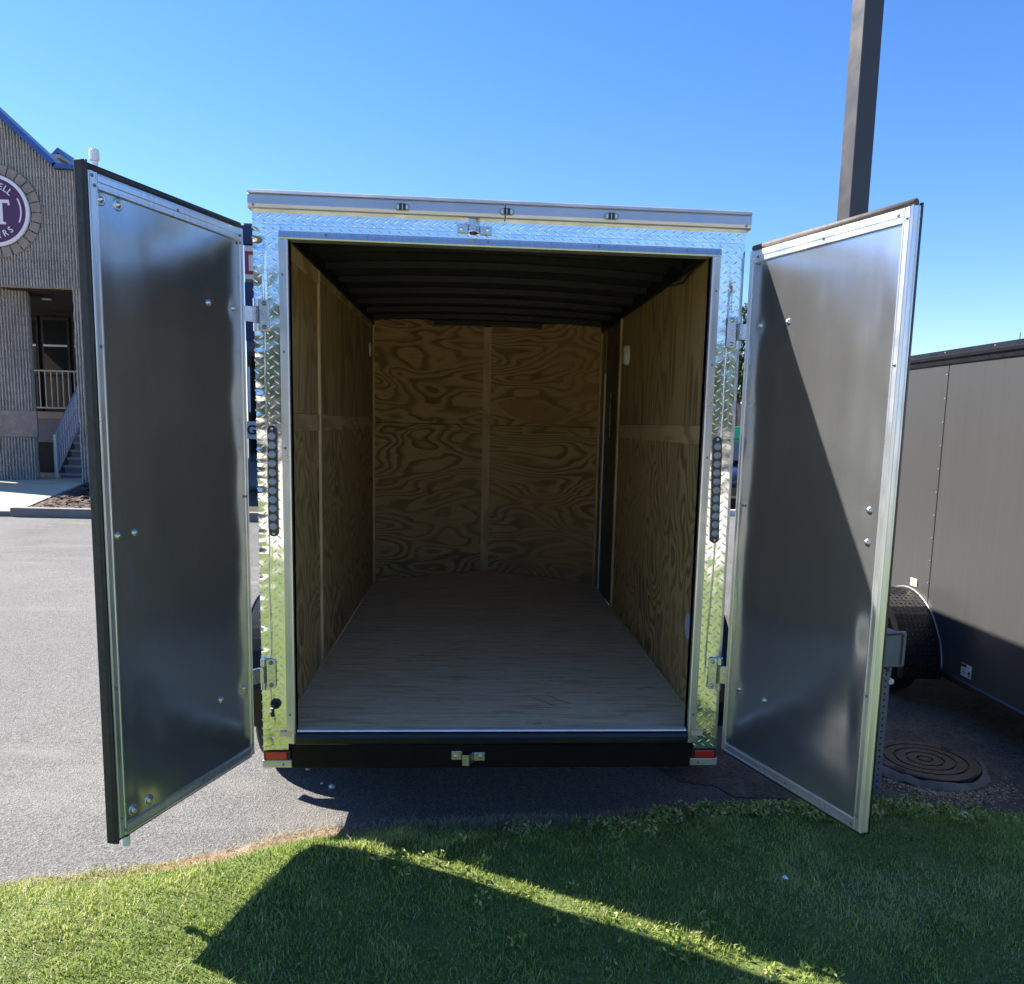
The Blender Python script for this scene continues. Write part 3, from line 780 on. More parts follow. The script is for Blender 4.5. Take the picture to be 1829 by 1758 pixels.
box('roof_sheet', BODY, (.05, 1.85, Y0, Y1, ZT+.02, ZT+.08), T2)
MB().tube([(.1, 1.25, ZT+.09), (.1, 1.25, ZT+.14)], .003, 5).build('roof_pin', SCREW, T2)
for y in (.9, 1.3, 1.8): 
    o = place(RIV, 'rivet', RIVM, T2); o.matrix_local = face_matrix((-.006, y, ZT+.07), (-1, 0, 0))
MB().prism([(-.008, ZB-.03), (-.014, ZB-.026), (-.014, ZB+.004), (-.004, ZB+.012), (.02, ZB+.012), (.02, ZB-.03)], Y0, Y1, 1).build('lower_rail', BLACKP, T2, recalc=True)
fender(T2, -.001, -.25, 1.98, .22, .46, FENDER, True)
MB().tube([(-.006, 1.98+.465*math.cos(a), .22+.465*math.sin(a)) for a in [rad(-5+8*k) for k in range(24)]], .007, 6).build('fender_bead', plain('worn_bead', (.3, .29, .27), .4, .5), T2, smooth=True)
wheel(T2, -.20, -.02, 1.98, .30)
MB().tube([(-.1, 1.98, .30), (1.8, 1.98, .30)], .035, 8).build('axle', BUMPER, T2)
MB().lathe([(.008, 0), (.006, .01), (0, .012)], 8, face_matrix((-.02, 2.27, .62), (-1, 0, 0))).build('side_marker', BLACKP, T2)
# stickers: flat print
YEL = plain('yellow_print', (.75, .66, .22), .5); PAPER = plain('white_print', (.78, .78, .76), .5); INK = plain('black_print', (.02, .02, .03), .5); INKR = plain('red_print', (.32, .04, .03), .5)
st = box('sticker', PAPER, (-.0055, -.0035, 1.89, 1.97, .705, .755), T2); st['label'] = 'small white and yellow sticker above the fender'
box('print', YEL, (-.0062, -.0056, 1.897, 1.955, .710, .746), st)
D, E = .345, .105
st = box('sticker', PAPER, (-.0055, -.0035, .875+D, .975+D, .395-E, .470-E), T2); st['label'] = 'white warning sticker low on the side'
box('print', INKR, (-.0062, -.0056, .922+D, .973+D, .448-E, .468-E), st)
for k in range(4): box('print', INK, (-.0062, -.0056, .925+D+.004*(k % 2), .970+D, .436-E-.009*k, .439-E-.009*k), st)
MB().tube([(-.0062, .900+D, .418-E), (-.0062, .893+D, .432-E), (-.0062, .886+D, .418-E)], .006, 5).build('print', INK, st)
box('print', INK, (-.0062, -.0056, .885+D, .901+D, .403-E, .412-E), st)

# ------------------------------------------------------------------ lamp pole
POLEM = plain('bronze_pole_paint', (.042, .037, .032), .4, .0, .12, 3)
P = empty('light_pole', (3.42, 4.7, 0), rad(11), label='tall square dark bronze light pole behind the trailers', cat='lamp post')
MB().prism([(-.10, -.094), (-.094, -.10), (.094, -.10), (.10, -.094), (.10, .094), (.094, .10), (-.094, .10), (-.10, .094)], .3, 9.2, 2).build('pole', POLEM, P, recalc=True)
MB().lathe([(.32, 0), (.32, .28), (.29, .3)], 24).build('concrete_base', plain('pole_footing', (.4, .38, .35), .9, 0, .1, 10, .3), P)
box('base_cover', POLEM, (-.14, .14, -.14, .14, .3, .34), P, .005)
MB().box(-.09, .09, -1.2, 1.2, 9.2, 9.3).build('lamp_arm', POLEM, P); box('lamp_head', POLEM, (-.2, .2, -1.7, -1.1, 9.2, 9.34), P, .01); box('lamp_head', POLEM, (-.2, .2, 1.1, 1.7, 9.2, 9.34), P, .01)

# ------------------------------------------------------------------ manhole, utility post
CONC = plain('old_concrete', (.17, .14, .11), .9, 0, .25, 14, .5)
IRON = plain('rusty_iron', (.034, .029, .029), .5, .6, .35, 18, .3)
MH = empty('manhole', (2.235, .665, 0), label='round iron manhole cover with concentric rings set in dirt', cat='manhole cover')
g = MB(); N = 56; prf = [(.262, .004), (.266, .03), (.276, .026), (.292, .014), (.306, .001)]
for r, h in prf:
    g.v += [(r*q*math.cos(a), r*q*math.sin(a), max(.001, h+.02*mnoise.noise((math.cos(a)*5, math.sin(a)*5, r*9)))) for a in [2*math.pi*k/N for k in range(N)] for q in [1+.05*mnoise.noise((math.cos(a)*4, math.sin(a)*4, r*20))*(r > .27)]]
for j in range(len(prf)-1): g.f += [(j*N+k, j*N+(k+1) % N, (j+1)*N+(k+1) % N, (j+1)*N+k) for k in range(N)]
g.build('concrete_collar', CONC, MH, recalc=True)
pr = [(0, .042)]
for rr in (.035, .09, .145, .20): pr += [(rr-.006, .042), (rr-.004, .034), (rr+.004, .034), (rr+.006, .042)]
pr += [(.25, .042), (.258, .038), (.26, .004)]
ic = MB().lathe(pr, 56).build('iron_cover', IRON, MH)
for a in (.6, 3.7): MB().box(-.03, .03, -.010, .010, 0, .0015).build('pick_hole', BUMPER, ic, loc=(.232*math.cos(a), .232*math.sin(a), .0421)).rotation_euler = (0, 0, a+math.pi/2)
UP = empty('utility_post', (1.775, .29, 0), rad(8), label='punched galvanised post with grey outlet box behind open right door', cat='post')
GALV = plain('dull_galvanised', (.20, .21, .22), .6, .4, .15, 20)
MB().prism([(-.024, -.020), (-.020, -.024), (.020, -.024), (.024, -.020), (.024, .020), (.020, .024), (-.020, .024), (-.024, .020)], -.05, .62, 2).build('post', GALV, UP, recalc=True)
g = MB()
for k in range(20):
    z = .04+k*.03
    for p, nn in (((0, -.0241, z), (0, -1, 0)), ((-.0241, 0, z), (-1, 0, 0)), ((.0241, 0, z), (1, 0, 0))):
        g.lathe([(.0055, 0), (.0045, .0003), (0, .0003)], 8, face_matrix(p, nn))
g.build('punched_holes', plain('dark_hole', (.008, .008, .008), .9), UP, kind='stuff')
OB = plain('outlet_grey', (.17, .18, .195), .5, 0, .1, 12)
box('outlet_box', OB, (-.055, .045, -.05, .05, .665, .81), UP, .008)
bc = box('box_cover', OB, (-.055, .058, -.066, -.052, .655, .82), UP, .010)
box('cover_lip', OB, (.034, .048, -.076, -.067, .668, .808), bc, .004); box('cover_lip', BLACKP, (-.05, .030, -.071, -.0665, .805, .812), bc)
MB().tube([(.060, -.05, .675), (.060, -.05, .80)], .006, 8).build('cover_hinge', ZINC, UP)
MB().tube([(.03, 0, .64), (.03, .01, .5), (.02, .0, .44)], .011, 8).build('conduit', GALV, UP)
MB().lathe([(.014, 0), (.014, .012), (0, .014)], 10, face_matrix((.03, -.012, .575), (0, -1, 0))).build('conduit_knob', WHITEP, UP)
# ------------------------------------------------------------------ shop building at the left
BLOCK = mat_block()
SMOOTHB = plain('smooth_block', (.33, .30, .26), .92, 0, .15, 5, .4)
BLUETRIM = plain('blue_metal_trim', (.030, .085, .28), .4, .1, .1, 6)
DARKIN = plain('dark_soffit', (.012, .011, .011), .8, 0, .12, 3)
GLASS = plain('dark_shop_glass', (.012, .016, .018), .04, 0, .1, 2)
MULL = plain('bronze_mullion', (.03, .028, .026), .4, .3)
BLD = empty('shop_building', (0, 0, 0), label='grey ribbed block shop with blue roof trim and covered entrance', cat='building')
FY = 17.3
def ribbed(name, x0, x1, y, topf, z0, parent, pitch=.064, seed=1):
    """split-face ribs, each built of rough courses"""
    g = MB(); R_ = random.Random(seed); k = 0; x = x0
    while x < x1-1e-4:
        xb = min(x+pitch*.62, x1); zt = topf((x+xb)/2); z = z0
        while z < zt-1e-4:
            zn = min(z+.2, zt); d = .035+R_.uniform(0, .03); o1 = R_.uniform(-.004, .004)
            g.add([(x+o1, y, z), (x+.008+o1, y-d, z), (xb-.008+o1, y-d*R_.uniform(.7, 1), z), (xb+o1, y, z), (x+o1, y, zn-.004), (x+.008+o1, y-d*R_.uniform(.75, 1), zn-.004), (xb-.008+o1, y-d, zn-.004), (xb+o1, y, zn-.004)],
                  [(0, 1, 5, 4), (1, 2, 6, 5), (2, 3, 7, 6), (4, 5, 6, 7), (3, 2, 1, 0)])
            z = zn
        x += pitch
    return g.build(name, BLOCK, parent)
def gable(x):
    if x < -12.2: return 9.6 - max(0, -12.2-x)*.914
    if x < -9.55: return 7.14 + (-9.55-x)*.914
    return 7.12
# upper wall backing and ribs
xsw = [-15, -12.2, -9.55, -8.55]
MB().prism([(-15, 4.55), (-9.05, 4.55), (-9.05, 7.12), (-9.55, 7.12), (-12.2, 9.56), (-15, 7.0)], FY+.002, FY+.35, 1).build('upper_wall', SMOOTHB, BLD, recalc=True)
ribbed('ribbed_facing', -15, -9.05, FY, lambda x: gable(x)-.02, 4.53, BLD)
def beam(name, p, q, hw, y0, y1, mat, parent):
    p, q = Vector((p[0], 0, p[1])), Vector((q[0], 0, q[1])); d = (q-p).normalized(); n_ = Vector((-d.z, 0, d.x))
    poly = [p-n_*hw, q-n_*hw, q+n_*hw, p+n_*hw]
    return MB().prism([(v.x, v.z) for v in poly], y0, y1, 1).build(name, mat, parent, recalc=True)
beam('roof_trim', (-12.25, 9.66), (-9.55, 7.19), .065, FY-.14, FY+.4, BLUETRIM, BLD)
beam('roof_trim', (-9.60, 7.18), (-9.0, 7.16), .05, FY-.14, FY+.4, BLUETRIM, BLD)
# piers and portico
def pier(x0, x1, z0, z1, rib=True):
    box('pier', SMOOTHB, (x0, x1, FY+.003, FY+.8, z0, z1), BLD)
    if rib: ribbed('ribbed_facing', x0, x1, FY, lambda x: z1-.01, z0, BLD, seed=int(-x0*10))
PIER = []
for z0, z1 in ((1.72, 4.545), (.0, 1.095)):
    PIER.append(box('pier', SMOOTHB, (-.2, .9, .003, .85, z0, z1), BLD)); PIER.append(ribbed('ribbed_facing', -.2, .9, 0, lambda x, z1=z1: z1-.01, z0, BLD, seed=int(z1*9)))
PIER.append(box('pier_band', plain('rough_band_block', (.27, .235, .20), .95, 0, .25, 6, .6), (-.2, .93, -.04, .85, 1.10, 1.715), BLD))
for o in PIER: o.location = (-11.45, 17.5, 0); o.rotation_euler = (0, 0, rad(24))
pier(-9.34, -9.06, .0, 4.545)
pier(-15, -13.2, .0, 4.545)
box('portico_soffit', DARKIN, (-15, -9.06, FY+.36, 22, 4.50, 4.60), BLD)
MB().lathe([(.10, 0), (.12, -.02), (.09, -.03), (0, -.03)], 16, Matrix.Translation((-10.75, 19.0, 4.50))).build('soffit_lamp', WHITEP, BLD)
box('landing', plain('landing_concrete', (.30, .265, .22), .9, 0, .12, 6, .3), (-15, -8.6, 20.3, 22, 1.52, 1.72), BLD)
box('landing_wall', plain('painted_wall_grey', (.17, .18, .21), .8, 0, .1, 4), (-15, -10.62, 20.35, 20.5, .9, 1.515), BLD)
box('landing_wall', plain('crawl_dark', (.03, .03, .03), .9), (-15, -10.62, 20.4, 20.5, .0, .895), BLD)
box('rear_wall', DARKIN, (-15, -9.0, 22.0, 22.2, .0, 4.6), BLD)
for x0, x1 in ((-14.6, -13.3), (-13.2, -12.45), (-12.35, -11.6), (-11.5, -10.2), (-10.1, -9.1)):
    wf = box('window', MULL, (x0, x1, 21.93, 21.998, 1.75, 4.35), BLD)
    box('pane', GLASS, (x0+.06, x1-.06, 21.915, 21.928, 1.82, 3.55), wf); box('pane', GLASS, (x0+.06, x1-.06, 21.915, 21.928, 3.62, 4.28), wf)
    box('window_bar', TRIM, (x0+.05, x1-.05, 21.90, 21.914, 3.55, 3.60), wf)
# rear block with dormer and vent pipe
box('rear_block', SMOOTHB, (-20, -11.85, 22.3, 34, 0, 8.75), BLD)
box('flat_roof', plain('grey_roofing', (.3, .3, .31), .8), (-20, -11.75, 22.3, 34, 8.752, 8.85), BLD)
dm = MB().prism([(-13.75, 8.85), (-12.25, 8.85), (-13.0, 9.62)], 25.0, 27, 1).build('dormer', SMOOTHB, BLD, recalc=True)
beam('dormer_trim', (-13.85, 8.86), (-12.98, 9.74), .05, 24.9, 27.1, BLUETRIM, dm); beam('dormer_trim', (-13.02, 9.74), (-12.15, 8.86), .05, 24.88, 27.12, BLUETRIM, dm)
box('dormer_louver', MULL, (-13.16, -12.84, 24.97, 24.99, 8.98, 9.25), dm)
vp = MB().tube([(-11.96, 25, 8.85), (-11.96, 25, 9.45)], .10, 14).build('vent_pipe', WHITEP, BLD)
MB().lathe([(.10, 0), (.145, .02), (.145, .30), (.12, .34), (0, .35)], 16, Matrix.Translation((-11.96, 25, 9.46))).build('vent_cap', WHITEP, vp)
# stairs
tread = plain('weathered_step', (.30, .29, .28), .85, 0, .1, 8)
for k in range(9):
    y = 18.5+.2*k; z = .19*(k+1)
    box('stair_tread', tread, (-10.42, -9.15, y, y+.26, z-.05, z), BLD); box('stair_riser', plain('riser_grey', (.16, .16, .17), .85) if k == 0 else bpy.data.materials['riser_grey'], (-10.41, -9.16, y+.03, y+.05, z-.19, z-.051), BLD)
RAILM = plain('blue_grey_rail_paint', (.30, .33, .42), .45, .2, .1, 8)
RW = plain('cream_rail_paint', (.55, .53, .48), .45, .1, .06, 8)
RL = empty('stair_railing', (-10.46, 18.4, 0), label='sloping blue grey picket railing beside the entrance steps', cat='railing')
def rail_pt(t, h): return (0, 1.9*t, 1.72*t+h)
MB().tube([rail_pt(0, 1.12), rail_pt(1, 1.12)], .03, 8).build('top_rail', RAILM, RL); MB().tube([rail_pt(0, .16), rail_pt(1, .16)], .025, 8).build('bottom_rail', RAILM, RL)
MB().tube([rail_pt(0, .66), rail_pt(1, .66)], .02, 8).build('middle_rail', RAILM, RL)
for t in (0, 1): MB().tube([(0, 1.9*t, 1.72*t), rail_pt(t, 1.16)], .04, 8).build('post', RW if t == 0 else RAILM, RL)
for k in range(1, 15):
    t = k/15; MB().tube([rail_pt(t, .16), rail_pt(t, 1.12)], .022, 6).build('baluster', RAILM, RL)
LR = empty('landing_railing', (-11.0, 20.36, 1.72), label='cream picket railing along the raised entrance landing', cat='railing')
MB().tube([(-2.5, 0, 1.08), (.5, 0, 1.08)], .022, 8).build('top_rail', RW, LR); MB().tube([(-2.5, 0, .1), (.5, 0, .1)], .022, 8).build('bottom_rail', RW, LR)
for k in range(21): MB().tube([(-2.5+.15*k, 0, .1), (-2.5+.15*k, 0, 1.08)], .012, 6).build('baluster', RW, LR)
# ring of stones and the round sign
SX, SZ = -10.93, 6.16
RSTONE = plain('ring_block', (.25, .225, .195), .93, 0, .2, 7, .5)
rs = random.Random(5); NS = 26
for k in range(NS):
    a0 = 2*math.pi*(k+.06)/NS; a1 = 2*math.pi*(k+.94)/NS; dd = rs.uniform(.07, .10)
    poly = []
    for r, aa in ((.80, (a0, (a0+a1)/2, a1)), (1.01, (a1, (a0+a1)/2, a0))):
        for a in aa: poly.append((SX+r*math.cos(a), SZ+r*math.sin(a)))
    MB().prism(poly, FY-dd, FY+.01, 1).build('ring_stone', RSTONE, BLD, .006, recalc=True)
PURP = plain('purple_sign_face', (.070, .018, .078), .45, 0, .06, 4)
SIGNW = plain('sign_white', (.70, .68, .74), .5, 0, .04, 4)
SG = empty('round_sign', (SX, FY-.10, SZ), label='round purple sign with white lettering inside a ring of stones', cat='sign')
Mx = Matrix.Rotation(math.pi/2, 4, 'X')
MB().lathe([(0, -.02), (.70, -.02), (.71, 0), (.70, .02), (0, .02)], 64, Mx).build('sign_face', PURP, SG, recalc=True)
MB().lathe([(.705, -.03), (.775, -.03), (.785, 0), (.775, .035), (.705, .035), (.705, -.03)], 64, Mx).build('sign_rim', SIGNW, SG, recalc=True)
def arc_band(a0, a1, r0, r1):
    g = MB(); A = [rad(a0+(a1-a0)*k/16) for k in range(17)]
    g.prism([(r1*math.cos(a), r1*math.sin(a)) for a in A]+[(r0*math.cos(a), r0*math.sin(a)) for a in A[::-1]], -.034, -.019, 1)
    return g
arc_band(-24, 27, .585, .615).build('arc_line', SIGNW, SG, recalc=True)
arc_band(153, 204, .585, .615).build('arc_line', SIGNW, SG, recalc=True)
def letter(ch, x, z, size, ang, sx=1.0, bold=.012):
    cu = bpy.data.curves.new('letter', 'FONT'); cu.body = ch; cu.size = size; cu.extrude = .008; cu.offset = bold*size
    cu.align_x = 'CENTER'; cu.align_y = 'CENTER'
    tmp = bpy.data.objects.new('letter_tmp', cu)
    me = bpy.data.meshes.new_from_object(tmp); bpy.data.objects.remove(tmp); bpy.data.curves.remove(cu)
    me.materials.clear()
    o = place(me, 'letter', SIGNW, SG)
    o.matrix_local = Matrix.Translation((x, -.030, z)) @ Matrix.Rotation(-ang, 4, 'Y') @ Matrix.Scale(sx, 4, (1, 0, 0)) @ Matrix.Rotation(math.pi/2, 4, 'X')
for ch, a in (('B', 84), ('E', 70), ('L', 58), ('L', 47)):
    a = rad(a); letter(ch, .545*math.cos(a), .545*math.sin(a), .19, a-math.pi/2, .95)
for ch, a in (('T', -97), ('E', -80), ('R', -64), ('S', -49)):
    a = rad(a); letter(ch, .545*math.cos(a), .545*math.sin(a), .19, a+math.pi/2, .95)
# the big serifed T
def slab(x0, x1, z0, z1): return MB().box(x0, x1, -.038, -.019, z0, z1)
slab(.035+.10, .205, -.245, .165).build('letter', SIGNW, SG)
g = MB().prism([(-.02, .166), (.36, .166), (.35, .235), (-.01, .235)], -.038, -.019, 1); g.box(.075, .265, -.038, -.019, -.295, -.2455)
g.box(.325, .362, -.0385, -.0188, .115, .1655); g.box(-.022, .015, -.0385, -.0188, .115, .1655)
g.build('letter_serif', SIGNW, SG, recalc=True)

# ------------------------------------------------------------------ sidewalk, kerb and mulch bed before the shop
WALK = plain('cream_concrete', (.52, .41, .28), .9, 0, .08, 3, .3)
W0, W1 = Vector((-7.60, 10.95, 0)), Vector((-9.3, 17.25, 0))
MB().prism([(-40, 11.15), (W0.x, 11.0), (W1.x, W1.y), (-40, 17.25)], -.05, .07, 2).build('sidewalk', WALK, recalc=True, kind='structure', label='cream concrete walk leading to the shop entrance')
MB().prism([(-40, 17.26), (-9.35, 17.26), (-8.7, 20.4), (-40, 20.4)], -.05, .074, 2).build('entrance_paving', WALK, recalc=True, kind='structure')
KERB = plain('grey_kerb_concrete', (.20, .19, .175), .9, 0, .12, 7, .4)
MB().prism([(-40, 10.98), (-7.62, 10.83), (-7.60, 10.97), (-40, 11.12)], -.05, .085, 2).build('kerb', KERB, recalc=True, kind='structure')
MULCHB = mat_soil('mulch_ground', (.022, .014, .011), (.05, .03, .022), (.09, .055, .04))
bedpoly = [(W0.x+.05, 10.95), (3.6, 10.5), (3.6, 17.0), (W1.x+.05, 17.2)]
MB().prism(bedpoly, -.05, .05, 2).build('mulch_bed', MULCHB, recalc=True, kind='structure')
MB().prism([(W0.x+.02, 10.79), (-7.3, 10.76), (3.7, 10.3), (3.7, 10.48), (-7.3, 10.94), (W0.x+.02, 10.96)], -.05, .15, 2).build('kerb', KERB, recalc=True, kind='structure')
cv = []; cf = []
for k in range(2600):
    x = rng.uniform(-9.2, -4.6); y = rng.uniform(11.0, 17.0)
    if x < W0.x+(y-10.95)*(W1.x-W0.x)/(W1.y-W0.y)+.12: continue
    a = rng.uniform(0, 6.28); L_ = rng.uniform(.04, .12); w = rng.uniform(.015, .04); t = rng.uniform(-.5, .5)
    z = .055+rng.uniform(0, .05); n0 = len(cv); dx, dy = math.cos(a), math.sin(a)
    for u, v in ((-L_, -w), (L_, -w), (L_, w), (-L_, w)): cv.append((x+u*dx-v*dy, y+u*dy+v*dx, z+u*t*.6))
    cf.append((n0, n0+1, n0+2, n0+3))
g = MB(); g.v, g.f = cv, cf
g.build('mulch_chips', plain('bark_mulch', (.075, .043, .032), .9, 0, .4, 20), kind='stuff', label='dark bark mulch chips covering the bed by the shop')

# ------------------------------------------------------------------ store across the lot, seen past the left door
STW = plain('store_wall_paint', (.10, .10, .13), .7, 0, .1, 2)
NAVY = plain('navy_fascia', (.018, .028, .10), .5, 0, .1, 2)
ST = empty('store_building', (-7.0, 30, 0), label='distant store with navy fascia seen between left door and trailer', cat='building')
box('wall', STW, (-1.8, 6, .1, 8, 0, 8.1), ST); box('fascia', NAVY, (-1.9, 6.1, -.25, .095, 8.1, 8.75), ST)
box('roof', STW, (-1.8, 6, .1, 8, 8.76, 8.9), ST)
box('wall_band', NAVY, (-1.8, 6, .03, .095, 4.6, 6.75), ST)
for x0 in (-1.7, .2, 2.1, 4.0):
    wf = box('window', MULL, (x0, x0+1.7, .0, .09, .3, 4.2), ST); box('pane', GLASS, (x0+.1, x0+.8, -.03, -.005, .4, 4.1), wf); box('pane', GLASS, (x0+.9, x0+1.6, -.03, -.005, .4, 4.1), wf)
SS = empty('store_sign', (-7.0, 29.88, 0), label='white store sign with red lettering under the navy fascia', cat='sign')
box('panel', WHITEP, (-1.75, 2.5, 0, .1, 6.85, 8.05), SS)
RED = plain('red_letter', (.35, .03, .04), .5)
for k in range(5): 
    g = MB(); x = -1.72+k*.8; g.box(x, x+.13, -.03, -.002, 7.02, 7.85); g.box(x+.132, x+.5, -.03, -.002, 7.02, 7.14); g.box(x+.132, x+.5, -.03, -.002, 7.73, 7.85); g.box(x+.502, x+.62, -.03, -.002, 7.02, 7.85)
    g.build('letter', RED, SS)
PC = empty('placard', (-8.62, 29.80, 1.2), label='small white placard with a dark letter G in the store window', cat='sign')
box('board', WHITEP, (-.35, .35, 0, .04, -.32, .35), PC)
cu = bpy.data.curves.new('letter', 'FONT'); cu.body = 'G'; cu.size = .5; cu.extrude = .006; cu.offset = .012; cu.align_x = 'CENTER'; cu.align_y = 'CENTER'
tmp = bpy.data.objects.new('letter_tmp', cu); me = bpy.data.meshes.new_from_object(tmp); bpy.data.objects.remove(tmp)
me.materials.clear(); o = place(me, 'letter', INK, PC); o.matrix_local = Matrix.Translation((.03, -.012, .01)) @ Matrix.Rotation(math.pi/2, 4, 'X')
DP = MB().tube([(-8.66, 29.75, 1.9), (-8.66, 29.75, 3.6)], .06, 8).build('downpipe', WHITEP, label='white downpipe on the distant store front', cat='pipe')

# ------------------------------------------------------------------ things glimpsed past the right door: trees, green bin, dark car
BARK = plain('grey_brown_bark', (.11, .085, .065), .95, 0, .3, 8, .6)
LEAF = mat_blades('leaf_green', [(0, (.020, .038, .010)), (.5, (.05, .085, .02)), (1, (.12, .16, .05))])
def leaf_mesh(name, centers, radii, count, size, seed, squash=.8):
    R_ = np.random.default_rng(seed)
    C_ = np.array(centers); Rr = np.array(radii); w = Rr**2; w = w/w.sum()
    idx = R_.choice(len(C_), count, p=w)
    d = R_.normal(size=(count, 3)); d /= np.linalg.norm(d, axis=1)[:, None]
    rr = R_.uniform(.35, 1, count)**.5
    P_ = C_[idx]+d*(Rr[idx]*rr)[:, None]*np.array([1, 1, squash])
    u = R_.normal(size=(count, 3)); u /= np.linalg.norm(u, axis=1)[:, None]
    v = np.cross(u, R_.normal(size=(count, 3))); v /= np.linalg.norm(v, axis=1)[:, None]
    s = size*R_.uniform(.6, 1.3, count)[:, None]
    vs = np.stack([P_-u*s, P_+v*s*.45, P_+u*s, P_-v*s*.45], 1).reshape(-1, 3)
    me = bpy.data.meshes.new(name); me.vertices.add(len(vs)); me.vertices.foreach_set('co', vs.ravel())
    me.loops.add(4*count); me.polygons.add(count); me.loops.foreach_set('vertex_index', np.arange(4*count, dtype=np.int32))
    me.polygons.foreach_set('loop_start', np.arange(0, 4*count, 4, dtype=np.int32)); me.update(calc_edges=True)
    t = np.repeat(R_.uniform(0, 1, count), 4); a = me.attributes.new('tint', 'FLOAT', 'POINT'); a.data.foreach_set('value', t.astype(np.float32))
    return me
def tree(x, y, h, r, seed, label, count=9000, size=.11, group='trees beyond the car park'):
    R_ = random.Random(seed); t = empty('tree', (x, y, 0), label=label, cat='tree', group=group)
    g = MB(); top = Vector((R_.uniform(-.3, .3), R_.uniform(-.3, .3), h*.62))
    g.tube([(0, 0, 0), top*.5+Vector((.1, 0, 0)), top], [h*.03, h*.022, h*.012], 9)
    cs, rs_ = [], []
    for k in range(14):
        a = R_.uniform(0, 6.28); q = R_.uniform(.2, .8)*r; zz = h*R_.uniform(.36, .92)
        c = Vector((q*math.cos(a), q*math.sin(a), zz)); cs.append(c); rs_.append(r*R_.uniform(.28, .5))
        b0 = top*R_.uniform(.45, .95); g.tube([b0, (b0+c)/2+Vector((0, 0, .2)), c], [h*.010, h*.007, h*.003], 6)
    g.build('trunk', BARK, t)
    place(leaf_mesh('crown', cs, rs_, count, size, seed), 'crown', LEAF, t)
    return t
tree(10.6, 31, 7.6, 2.6, 3, 'green tree whose crown fills the gap left of the right door')
tree(8.3, 37, 6.0, 2.4, 4, 'lower shrubby tree behind the green bin', 7000)
GB = empty('green_bin', (7.35, 19.6, 0), label='bright green steel bin standing beyond the dark parked car', cat='bin')
GREEN = plain('bright_green_paint', (.03, .36, .12), .45, 0, .08, 3)
MB().prism([(-1.0, .15), (1.0, .15), (1.08, 1.45), (-1.08, 1.45)], -.7, .7, 1).build('body', GREEN, GB, .02, recalc=True)
MB().prism([(-.76, 1.455), (.76, 1.455), (.70, 1.66), (-.70, 1.78)], -1.1, 1.1, 0).build('lid', plain('green_lid', (.06, .45, .20), .5, 0, .06, 3), GB, .02, recalc=True)
for x in (-.8, .8): box('bin_foot', BUMPER, (x-.08, x+.08, -.5, .5, 0, .149), GB)
for k in range(-3, 4): box('bin_rib', GREEN, (k*.3-.03, k*.3+.03, -.73, -.701, .3, 1.35), GB)
# parked car facing the camera
CARP = plain('near_black_car_paint', (.010, .011, .016), .12, .2, .1, 3, Coat_Weight=.8)
CARG = plain('car_glass', (.02, .03, .04), .03, 0, .05, 3)
CR = empty('parked_car', (5.75, 15.6, 0), label='dark parked car with sky reflected in its windscreen', cat='car')
def loft(secs, name, mat, parent, smooth=True):
    g = MB(); n_ = len(secs[0])
    for s_ in secs: g.v += s_
    for j in range(len(secs)-1):
        for i in range(n_): g.f.append((j*n_+i, j*n_+(i+1) % n_, (j+1)*n_+(i+1) % n_, (j+1)*n_+i))
    g.f += [tuple(range(n_)), tuple(range((len(secs)-1)*n_, len(secs)*n_))]
    return g.build(name, mat, parent, .02, smooth, recalc=True)
def sec(y, w, z0, z1): return [(-w, y, z0+.1), (-w*.9, y, z0), (w*.9, y, z0), (w, y, z0+.1), (w, y, z1-.18), (w*.93, y, z1-.05), (w*.7, y, z1), (-w*.7, y, z1), (-w*.93, y, z1-.05), (-w, y, z1-.18)]
loft([sec(-2.1, .72, .28, .68), sec(-1.95, .84, .22, .78), sec(-1.2, .9, .2, .90), sec(-.7, .91, .2, .96), sec(1.2, .91, .2, .98), sec(1.9, .86, .22, .98), sec(2.1, .76, .3, .8)], 'body', CARP, CR)
def sec2(y, w0, w1, z0, z1): return [(-w0, y, z0), (w0, y, z0), (w1, y, z1), (-w1, y, z1)]
loft([[(-.82, -.95, .94), (.82, -.95, .94), (.80, -.90, .97), (-.80, -.90, .97)], sec2(-.15, .80, .60, .95, 1.42), sec2(.9, .80, .58, .95, 1.44), [(-.78, 1.7, .96), (.78, 1.7, .96), (.7, 1.65, 1.0), (-.7, 1.65, 1.0)]], 'cabin', CARP, CR, False)
g = MB(); g.add([(-.74, -.90, 1.0), (.74, -.90, 1.0), (.57, -.22, 1.40), (-.57, -.22, 1.40)], [(0, 1, 2, 3)])
g.v += [(x, y+.01, z-.012) for x, y, z in g.v[:4]]; g.f += [(7, 6, 5, 4), (0, 4, 5, 1), (1, 5, 6, 2), (2, 6, 7, 3), (3, 7, 4, 0)]
w_ = g.build('windscreen', CARG, CR, recalc=True); w_.location = (0, -.03, .03)
for s in (-1, 1):
    h_ = loft([[(s*.56, -2.09, .62), (s*.80, -1.98, .63), (s*.80, -1.98, .72), (s*.56, -2.07, .72)], [(s*.58, -1.95, .62), (s*.78, -1.88, .63), (s*.78, -1.88, .75), (s*.58, -1.93, .75)]], 'headlight', LENSCLEAR, CR, False)
    MB().box(*sorted((s*.93, s*1.06)), -.72, -.62, .95, 1.08).build('wing_mirror', CARP, CR, .03)
    for y in (-1.3, 1.35): wheel(CR, s*.72, s*.90, y, .31)
box('grille', BLACKP, (-.45, .45, -2.13, -2.08, .42, .60), CR); box('number_plate', WHITEP, (-.26, .26, -2.16, -2.132, .30, .40), CR)
